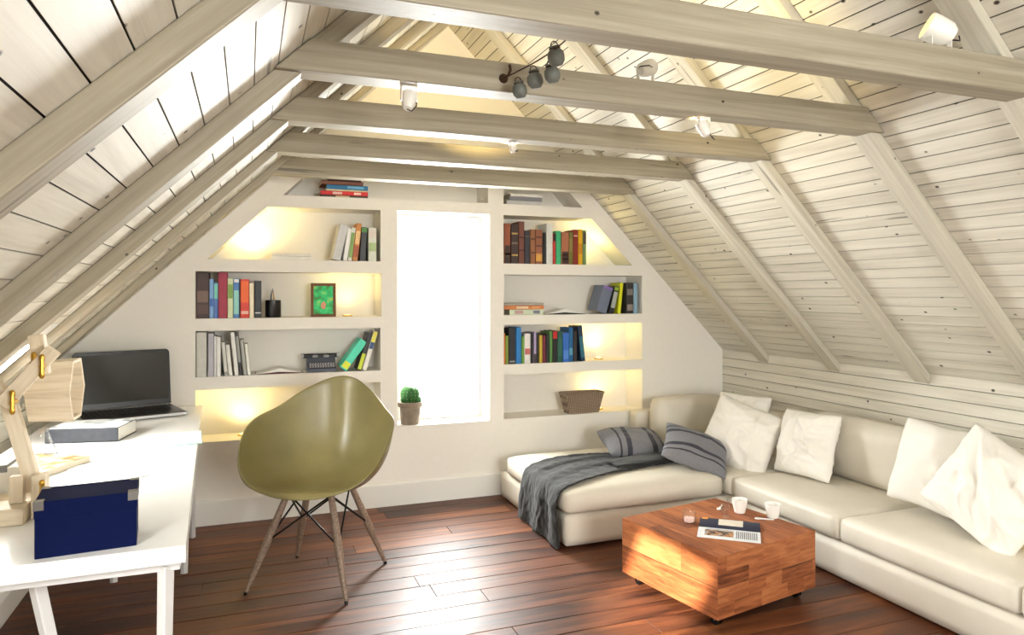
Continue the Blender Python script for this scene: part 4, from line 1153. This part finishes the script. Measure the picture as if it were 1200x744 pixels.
# ------------------------------------------------------------ pillows
def pillow(name, label, c, right, up, w, h, T, mat, seed=0, wr=.012, droop=0, group=None, pinch=.07, cat='pillow', n=40, folds=()):
    """c centre, right/up unit-ish vectors of the pillow plane"""
    rt = Vector(right).normalized(); upv = Vector(up); upv = (upv-rt*upv.dot(rt)).normalized(); nn = rt.cross(upv)
    bm = new(); uvl = bm.loops.layers.uv.new('UVMap')
    def P(i, j, s):
        u = -1+2*i/n; v = -1+2*j/n
        cq = 1-.045*(u*v)**6; x = u*(1-pinch*(1-v*v))*cq; y_ = v*(1-pinch*(1-u*u))*cq
        t = max(0, (1-abs(u)**2.6))*max(0, (1-abs(v)**2.6)); t = t**.62
        sd = Vector((seed*7.3, seed*3.1, s*5.0))
        n1 = noise.noise(Vector((x*1.6, y_*1.6, 0))+sd); n2 = noise.noise(Vector((x*3.4+y_*1.5, y_*1.2, 2))+sd*1.3)
        rid = (1-abs(noise.noise(Vector((x*1.9+y_*1.4, y_*2.2-x*.6, 5))+sd)))**6
        z = s*T/2*t*(1+.25*n1) + s*wr*(n2*.8+rid*1.0)*(.25+.75*t)
        for (fx, fy, dx, dy, amp, wd) in folds:
            dist = (x-fx)*(-dy)+(y_-fy)*dx; al = (x-fx)*dx+(y_-fy)*dy
            z += s*amp*math.exp(-(dist/wd)**2)*math.exp(-max(0, abs(al)-.5)**2*6)*(.3+.7*t)
        edge = noise.noise(Vector((u*2, v*2, 9))+sd)*.02
        return rt*(x*(w/2)*(1+edge)) + upv*(y_*(h/2)*(1+edge)) + nn*z + Vector((0, 0, -droop*(x*x)))
    grid = {}
    for s in (1, -1):
        for i in range(n+1):
            for j in range(n+1):
                e = i in (0, n) or j in (0, n)
                k = (i, j, 0 if e else s)
                if k not in grid:
                    p = P(i, j, s) if not e else (P(i, j, 1)+P(i, j, -1))/2
                    grid[k] = bm.verts.new(p)
    def g(i, j, s):
        e = i in (0, n) or j in (0, n); return grid[(i, j, 0 if e else s)]
    for s in (1, -1):
        for i in range(n):
            for j in range(n):
                q = [(i, j), (i+1, j), (i+1, j+1), (i, j+1)]
                if s < 0: q = q[::-1]
                f = bm.faces.new([g(a, b, s) for a, b in q])
                for l, (a, b) in zip(f.loops, q): l[uvl].uv = (a/n, b/n)
    o = obj(name, bm, mat, smooth=True, loc=c, recalc=False)
    return tag(o, label, cat, group)
MP = M['pillow']
pillow('throw_pillow', 'white cotton pillow, rearmost in the sofa corner behind a larger one', (3.08, 3.84, .56), (.55, -.83, -.05), (.32, .15, .9), .36, .36, .13, MP, 1, .026)
pillow('throw_pillow', 'large crumpled white pillow standing in the sofa corner', (2.93, 3.665, .490), (.5, -.8, -.3), (.4, 0, .9), .46, .44, .20, MP, 2, .022, folds=((.45, 0, -.15, 1, .03, .09), (.1, .6, 1, -.2, .018, .1)))
pillow('throw_pillow', 'white wrinkled pillow second from the corner against the long back', (3.09, 3.27, .512), (.10, -1, .03), (.30, .05, .93), .41, .40, .15, MP, 3, .022, folds=((.2, .3, .6, -.8, .03, .1), (.0, -.4, .7, .7, .028, .08)))
pillow('throw_pillow', 'smooth square white pillow leaning on the long sofa back', (3.10, 2.46, .563), (.05, -1, -.06), (.30, .12, .93), .40, .43, .17, MP, 5, .008)
pillow('throw_pillow', 'white pillow with deep folds nearest the right edge of the photo', (2.99, 2.10, .553), (.05, -.88, -.42), (.36, -.33, .8), .45, .43, .19, MP, 6, .028, folds=((-.2, .5, .75, -.65, .03, .07), (.1, .6, .85, -.5, .025, .07), (.3, -.1, .7, -.7, .025, .08)))
pillow('throw_pillow', 'cream yellow pillow behind the deeply folded white one', (3.10, 1.86, .475), (.1, -1, 0), (.35, .05, .93), .40, .34, .14, M['cream'], 7, .012)
pillow('striped_pillow', 'grey pillow with dark stripes lying flat on the chaise cushion', (2.415, 4.10, .400), (.93, -.18, -.06), (.30, .90, .20), .45, .38, .17, M['greypillow'], 8, .006, cat='pillow')
pillow('striped_pillow', 'grey pillow with dark stripes tilted against the corner white pillow', (2.615, 3.70, .425), (.46, .55, .40), (-.85, .42, .30), .33, .42, .15, M['greypillow'], 9, .005, cat='pillow')

# ------------------------------------------------------------ throw blanket
bm = new()
NS, NT = 150, 80
def throwpt(s, t):
    """s 0 = at the pillows, 1 = hem; t 0 front edge, 1 back edge"""
    Ltop = 1.02; Ldrop = .305
    L_ = s*(Ltop+Ldrop)
    xt = 2.60-L_
    # edges in y as a function of distance
    k = min(1, L_/Ltop)
    yf = 3.78 + (3.50-3.78)*(k**1.5)
    yb = 4.04 + (.0)*(k) + .12*math.sin(k*PI)
    if L_ > Ltop: yf -= .01*(L_-Ltop)/Ldrop; yb += .03*(L_-Ltop)/Ldrop
    y_ = yf+(yb-yf)*t
    wob = noise.noise(Vector((L_*3.0, t*2.5, 1)))
    fold = .010*math.sin(t*19+2.5*noise.noise(Vector((L_*2, t*2, 4))))
    r = .040
    edge = 1.608
    if xt > edge+r:
        # crown of the cushion
        u_ = (xt-1.615)/1.04; v_ = (y_-3.465)/.955
        cr = .022*(1-(2*u_-1)**4)*(1-min(1, abs(2*v_-1))**4)
        x_, z_ = xt, .322+cr+max(0, fold*.9+.004)+.006*max(0, wob)
        drape = min(1, max(0, 3.505-y_)/.03)
    else:
        q = (edge+r-xt)
        if q < r*PI/2:
            a = q/r; x_ = edge+r - r*math.sin(a)-.006; z_ = .318 - r*(1-math.cos(a)) + .006
        else:
            x_ = edge-.008; z_ = .318+.006-r-(q-r*PI/2)
        amt = min(1, q/.12)
        x_ -= amt*(.010+.016*(.5+.5*math.sin(t*15+wob*2))+.012*(.5+.5*wob))
        y_ += .012*math.sin(L_*14+t*3)*amt
        z_ += fold*.5*(1-amt)
    cr_ = .006*abs(noise.noise(Vector((L_*9, t*8, 7))))+.0025*noise.noise(Vector((L_*26, t*22, 3)))
    if xt > edge+r: z_ += cr_
    else: x_ -= cr_*1.6
    return Vector((x_, y_ + .010*wob, max(.016, z_)))
grid = [[bm.verts.new(throwpt(i/NS, j/NT)) for j in range(NT+1)] for i in range(NS+1)]
for i in range(NS):
    for j in range(NT):
        bm.faces.new((grid[i][j], grid[i+1][j], grid[i+1][j+1], grid[i][j+1]))
th = obj('throw_blanket', bm, M['throw'], smooth=True, solid=.006, loc=(0, 0, 0))
th.modifiers['s'].offset = 1
tag(th, 'charcoal grey knitted throw hanging over the end of the chaise', 'blanket')
bm = new()
def fold2(i, j, A=20, B=26):
    s = i/A; t = j/B
    # second layer: loose fold running from the pillows to the middle
    x_ = 2.58-.52*s; y_ = 3.80-.10*s + (.26-.12*s)*t
    u_ = (x_-1.615)/1.04; v_ = (y_-3.465)/.955
    cr = .022*(1-(2*u_-1)**4)*(1-min(1, abs(2*v_-1))**4)
    return Vector((x_, y_+.01*math.sin(s*9), .345+cr+.012*math.sin(t*PI)+.006*noise.noise(Vector((s*4, t*4, 2)))))
grid = [[bm.verts.new(fold2(i, j)) for j in range(27)] for i in range(21)]
for i in range(20):
    for j in range(26): bm.faces.new((grid[i][j], grid[i+1][j], grid[i+1][j+1], grid[i][j+1]))
o = obj('folded_layer', bm, M['throw'], th, smooth=True, solid=.006)

# ------------------------------------------------------------ hanging pots on a wire
hk = thing('wire_hook', 'small dark metal hook screwed into the second beam face', 'hook', (.775, 2.141, 2.098))
bm = new(); add_lathe(bm, [(0, 0), (.016, 0), (.012, .010), (.005, .016), (0, .016)], 16)
for v in bm.verts: v.co = Vector((v.co.x, -v.co.z-.0008, v.co.y))
obj('rosette', bm, M['wire'], hk, smooth='auto')
bm = new(); add_path(bm, [(0, -.014, 0), (.006, -.03, .002), (.012, -.034, .018), (.010, -.030, .036)], .005, 8); obj('hook_arm', bm, M['wire'], hk, smooth=True)
P0 = Vector((.785, 2.112, 2.102)); P1 = Vector((.800, 1.632, 2.100))
wr_ = bpy.data.objects.new
pts = [P0 + (P1-P0)*(i/14) + Vector((.085*math.sin(PI*min(1, i/14*1.0)), 0, -.012*math.sin(PI*i/14))) for i in range(15)]
PA = Vector((.775, 2.105, 2.094)); PB = Vector((.822, 1.634, 2.118))
pts = [PA+(PB-PA)*(i/12)+Vector((.030*math.sin(PI*i/12), 0, 0)) for i in range(13)]
bm = new(); add_path(bm, pts, .0022, 6)
wr = tag(obj('wire', bm, M['wire'], smooth=True), 'thin rusty wire strung between the two nearest beams', 'wire')
for (p, r, lb) in (((.800, 2.060, 2.040), .0235, 'small weathered metal jar on the wire, leftmost and lowest of four'), ((.832, 2.010, 2.062), .025, 'small weathered metal jar on the wire, second from the left'),
                   ((.854, 1.930, 2.058), .0245, 'small weathered metal jar on the wire, third from the left'), ((.842, 1.875, 2.092), .0255, 'small weathered metal jar on the wire, rightmost and highest of four')):
    j = thing('hanging_jar', lb, 'jar', (p[0], p[1], p[2]), (math.radians(8), math.radians(-14), 0), 'weathered metal jars hanging on the wire')
    bm = new(); add_lathe(bm, [(0, -r*1.1), (r*.6, -r*1.0), (r*.95, -r*.5), (r, 0), (r*.93, r*.5), (r*.62, r*.85), (r*.6, r*1.05), (r*.74, r*1.2), (r*.66, r*1.22), (r*.5, r*1.05), (0, r*1.0)], 24)
    obj('jar_body', bm, M['gourd'], j, smooth='auto')
    bm = new(); add_path(bm, [(r*.62*math.cos(a), r*.62*math.sin(a), r*.95) for a in [2*PI*k/14 for k in range(15)]], .0018, 6); add_path(bm, [(r*.6, 0, r), (r*.3, 0, r*1.6), (0, 0, r*1.75), (-r*.3, 0, r*1.6), (-r*.6, 0, r)], .0016, 6)
    obj('wire_loop', bm, M['wire'], j, smooth=True)

# ------------------------------------------------------------ little spotlights on the beams
def spotlight(label, loc, r, L_, aim, hang, energy, color=(1, .80, .48), size=70, group='small white spotlights on the beams'):
    """loc = clamp point on the beam; hang True hangs under it"""
    t = thing('spotlight', label, 'spotlight', loc, group=group)
    s = -1 if hang else 1
    bm = new(); add_box(bm, (-r*.95, -.012, 0 if not hang else -.006), (r*.95, .022, .006 if not hang else 0)); obj('clamp', bm, M['lampwhite'], t, bevel=.001)
    hz = s*(r*1.05+.022)
    for sx in (-1, 1):
        bm = new(); add_box(bm, (sx*r*1.0-.0015, -.008, min(0, hz)), (sx*r*1.0+.0015, .008, max(0, hz)))
        obj('bracket', bm, M['lampwhite'], t)
    d = Vector(aim).normalized(); q = d.to_track_quat('Z', 'Y')
    bm = new(); add_lathe(bm, [(0, -L_*.5), (r*.55, -L_*.5), (r*.85, -L_*.3), (r, L_*.2), (r, L_*.5), (r*.93, L_*.5), (r*.9, L_*.25), (0, L_*.22)], 28)
    h = obj('lamp_housing', bm, M['lampwhite'], t, smooth='auto', loc=(0, 0, hz)); h.rotation_mode = 'QUATERNION'; h.rotation_quaternion = q
    bm = new(); add_lathe(bm, [(r*.88, L_*.27), (0, L_*.30)], 20); obj('lens', bm, M['led'], h)
    bm = new(); add_path(bm, [(-r*1.1, .0, -L_*.1), (-r*1.35, .01, -L_*.5), (-r*.9, .015, -L_*.9), (-r*.2, .012, -L_*.7)], .0022, 6); obj('cable', bm, M['black'], h, smooth=True)
    if energy:
        l = bpy.data.lights.new('spot_bulb', 'SPOT'); l.energy = energy; l.color = color; l.spot_size = math.radians(size); l.spot_blend = .8; l.shadow_soft_size = .015
        lo = bpy.data.objects.new('spot_bulb', l); lo.parent = h; lo.location = (0, 0, L_*.55); lo.rotation_euler = (PI, 0, 0); COL.objects.link(lo)
spotlight('large white spotlight on top of the nearest beam, upper right', (2.02, 1.58, 2.1535), .042, .085, (-.8, .45, .45), False, 4, (1, .85, .65), 90)
spotlight('white oval spotlight standing on the second beam', (1.335, 2.19, 2.1535), .030, .075, (.75, .35, .35), False, 26, (1, .80, .42), 100)
spotlight('white spotlight hanging under the left part of the second beam', (.475, 2.19, 2.0555), .024, .06, (.25, .40, 1), True, 130, (1, .74, .28), 80)
spotlight('white spotlight hanging under the right part of the second beam', (1.585, 2.19, 2.0555), .022, .055, (-.3, .35, 1), True, 10, (1, .76, .30), 70)
spotlight('tiny white spotlight hanging under the third beam', (1.075, 2.85, 2.0595), .013, .03, (.05, .75, .9), True, 110, (1, .74, .28), 95)

# added unseen foliage, keeps direct sun out of the low roof window
sh = thing('sun_block_shrub', 'added leafy sun blocker outside the low left roof window', 'sun_block_shrub', (-1.78, 2.55, 0))
bm = new(); add_tube(bm, (0, 0, -.4), (0, 0, 1.2), .03, .02, 10); obj('stem', bm, M['wire'], sh)
bm = new(); rl = random.Random(21)
for k in range(1500):
    d_ = Vector((rl.gauss(0, 1), rl.gauss(0, 1), rl.gauss(0, 1))).normalized()*(rl.random()**.5)
    c_ = Vector((d_.x*.36, d_.y*.62, 1.52+d_.z*.42)); a_ = Vector((rl.gauss(0, 1), rl.gauss(0, 1), rl.gauss(0, 1))).normalized(); b_ = a_.orthogonal().normalized()
    q_ = [c_-a_*.05, c_+b_*.024+a_*.006*0, c_+a_*.055, c_-b_*.024]
    bm.faces.new([bm.verts.new(p) for p in q_])
obj('foliage', bm, plain('leaf_green', (70, 140, 50), .6, var=.3, bscale=8), sh, recalc=False)

# ------------------------------------------------------------ light
w = bpy.data.worlds.new('World'); scn.world = w; w.use_nodes = True
t = w.node_tree; bg = t.nodes['Background']
bg.inputs[0].default_value = (.86, .93, 1, 1); bg.inputs[1].default_value = 6.0
def area(name, loc, rot, sx, sy, e, col=(1, 1, 1), spread=180):
    l = bpy.data.lights.new(name, 'AREA'); l.shape = 'RECTANGLE'; l.size = sx; l.size_y = sy; l.energy = e; l.color = col; l.spread = math.radians(spread)
    o = bpy.data.objects.new(name, l); o.location = loc; o.rotation_euler = rot; COL.objects.link(o); return o
# daylight entering by the back window
area('window_daylight', ((.926+1.572)/2, YW+.45, 1.235), (math.radians(-90), 0, 0), .62, 1.4, 170, (.98, 1, .97))
# added fill lamp outside the rear window, brightens surfaces facing the camera
area('rear_fill_light', (1.3, YF-.3, 1.43), (math.radians(90), 0, 0), 1.1, 1.0, 115, (1, .99, .94))
for (y0, y1, s0, s1), e in zip(ROOFW, (52, 48)):
    c = slopeL((s0+s1)/2, .14)
    o = area('roof_window_daylight', (c.x, (y0+y1)/2, c.z), (0, 0, 0), (s1-s0), (y1-y0), e, (1, .99, .93))
    o.rotation_mode = 'QUATERNION'; o.rotation_quaternion = nL.to_track_quat('Z', 'Y')
s = bpy.data.lights.new('sun', 'SUN'); s.energy = 22; s.color = (1, .90, .74); s.angle = math.radians(1.5)
so = bpy.data.objects.new('sun', s); COL.objects.link(so)
sd = Vector((2.62, 1.85, -1.25)).normalized()
so.rotation_mode = 'QUATERNION'; so.rotation_quaternion = (-sd).to_track_quat('Z', 'Y')

# ------------------------------------------------------------ camera
cam = bpy.data.cameras.new('camera'); co = bpy.data.objects.new('camera', cam); COL.objects.link(co)
co.location = (0, 0, 1.4); co.rotation_euler = (math.radians(90), 0, -.3595)
cam.sensor_width = 36; cam.lens = 822.3/1200*36; cam.shift_y = (344.1-372)/1200.0; cam.clip_start = .05
scn.camera = co
scn.view_settings.view_transform = 'Standard'; scn.view_settings.look = 'None'; scn.view_settings.gamma = 1; scn.view_settings.use_curve_mapping = False
scn.view_settings.exposure = 0.2
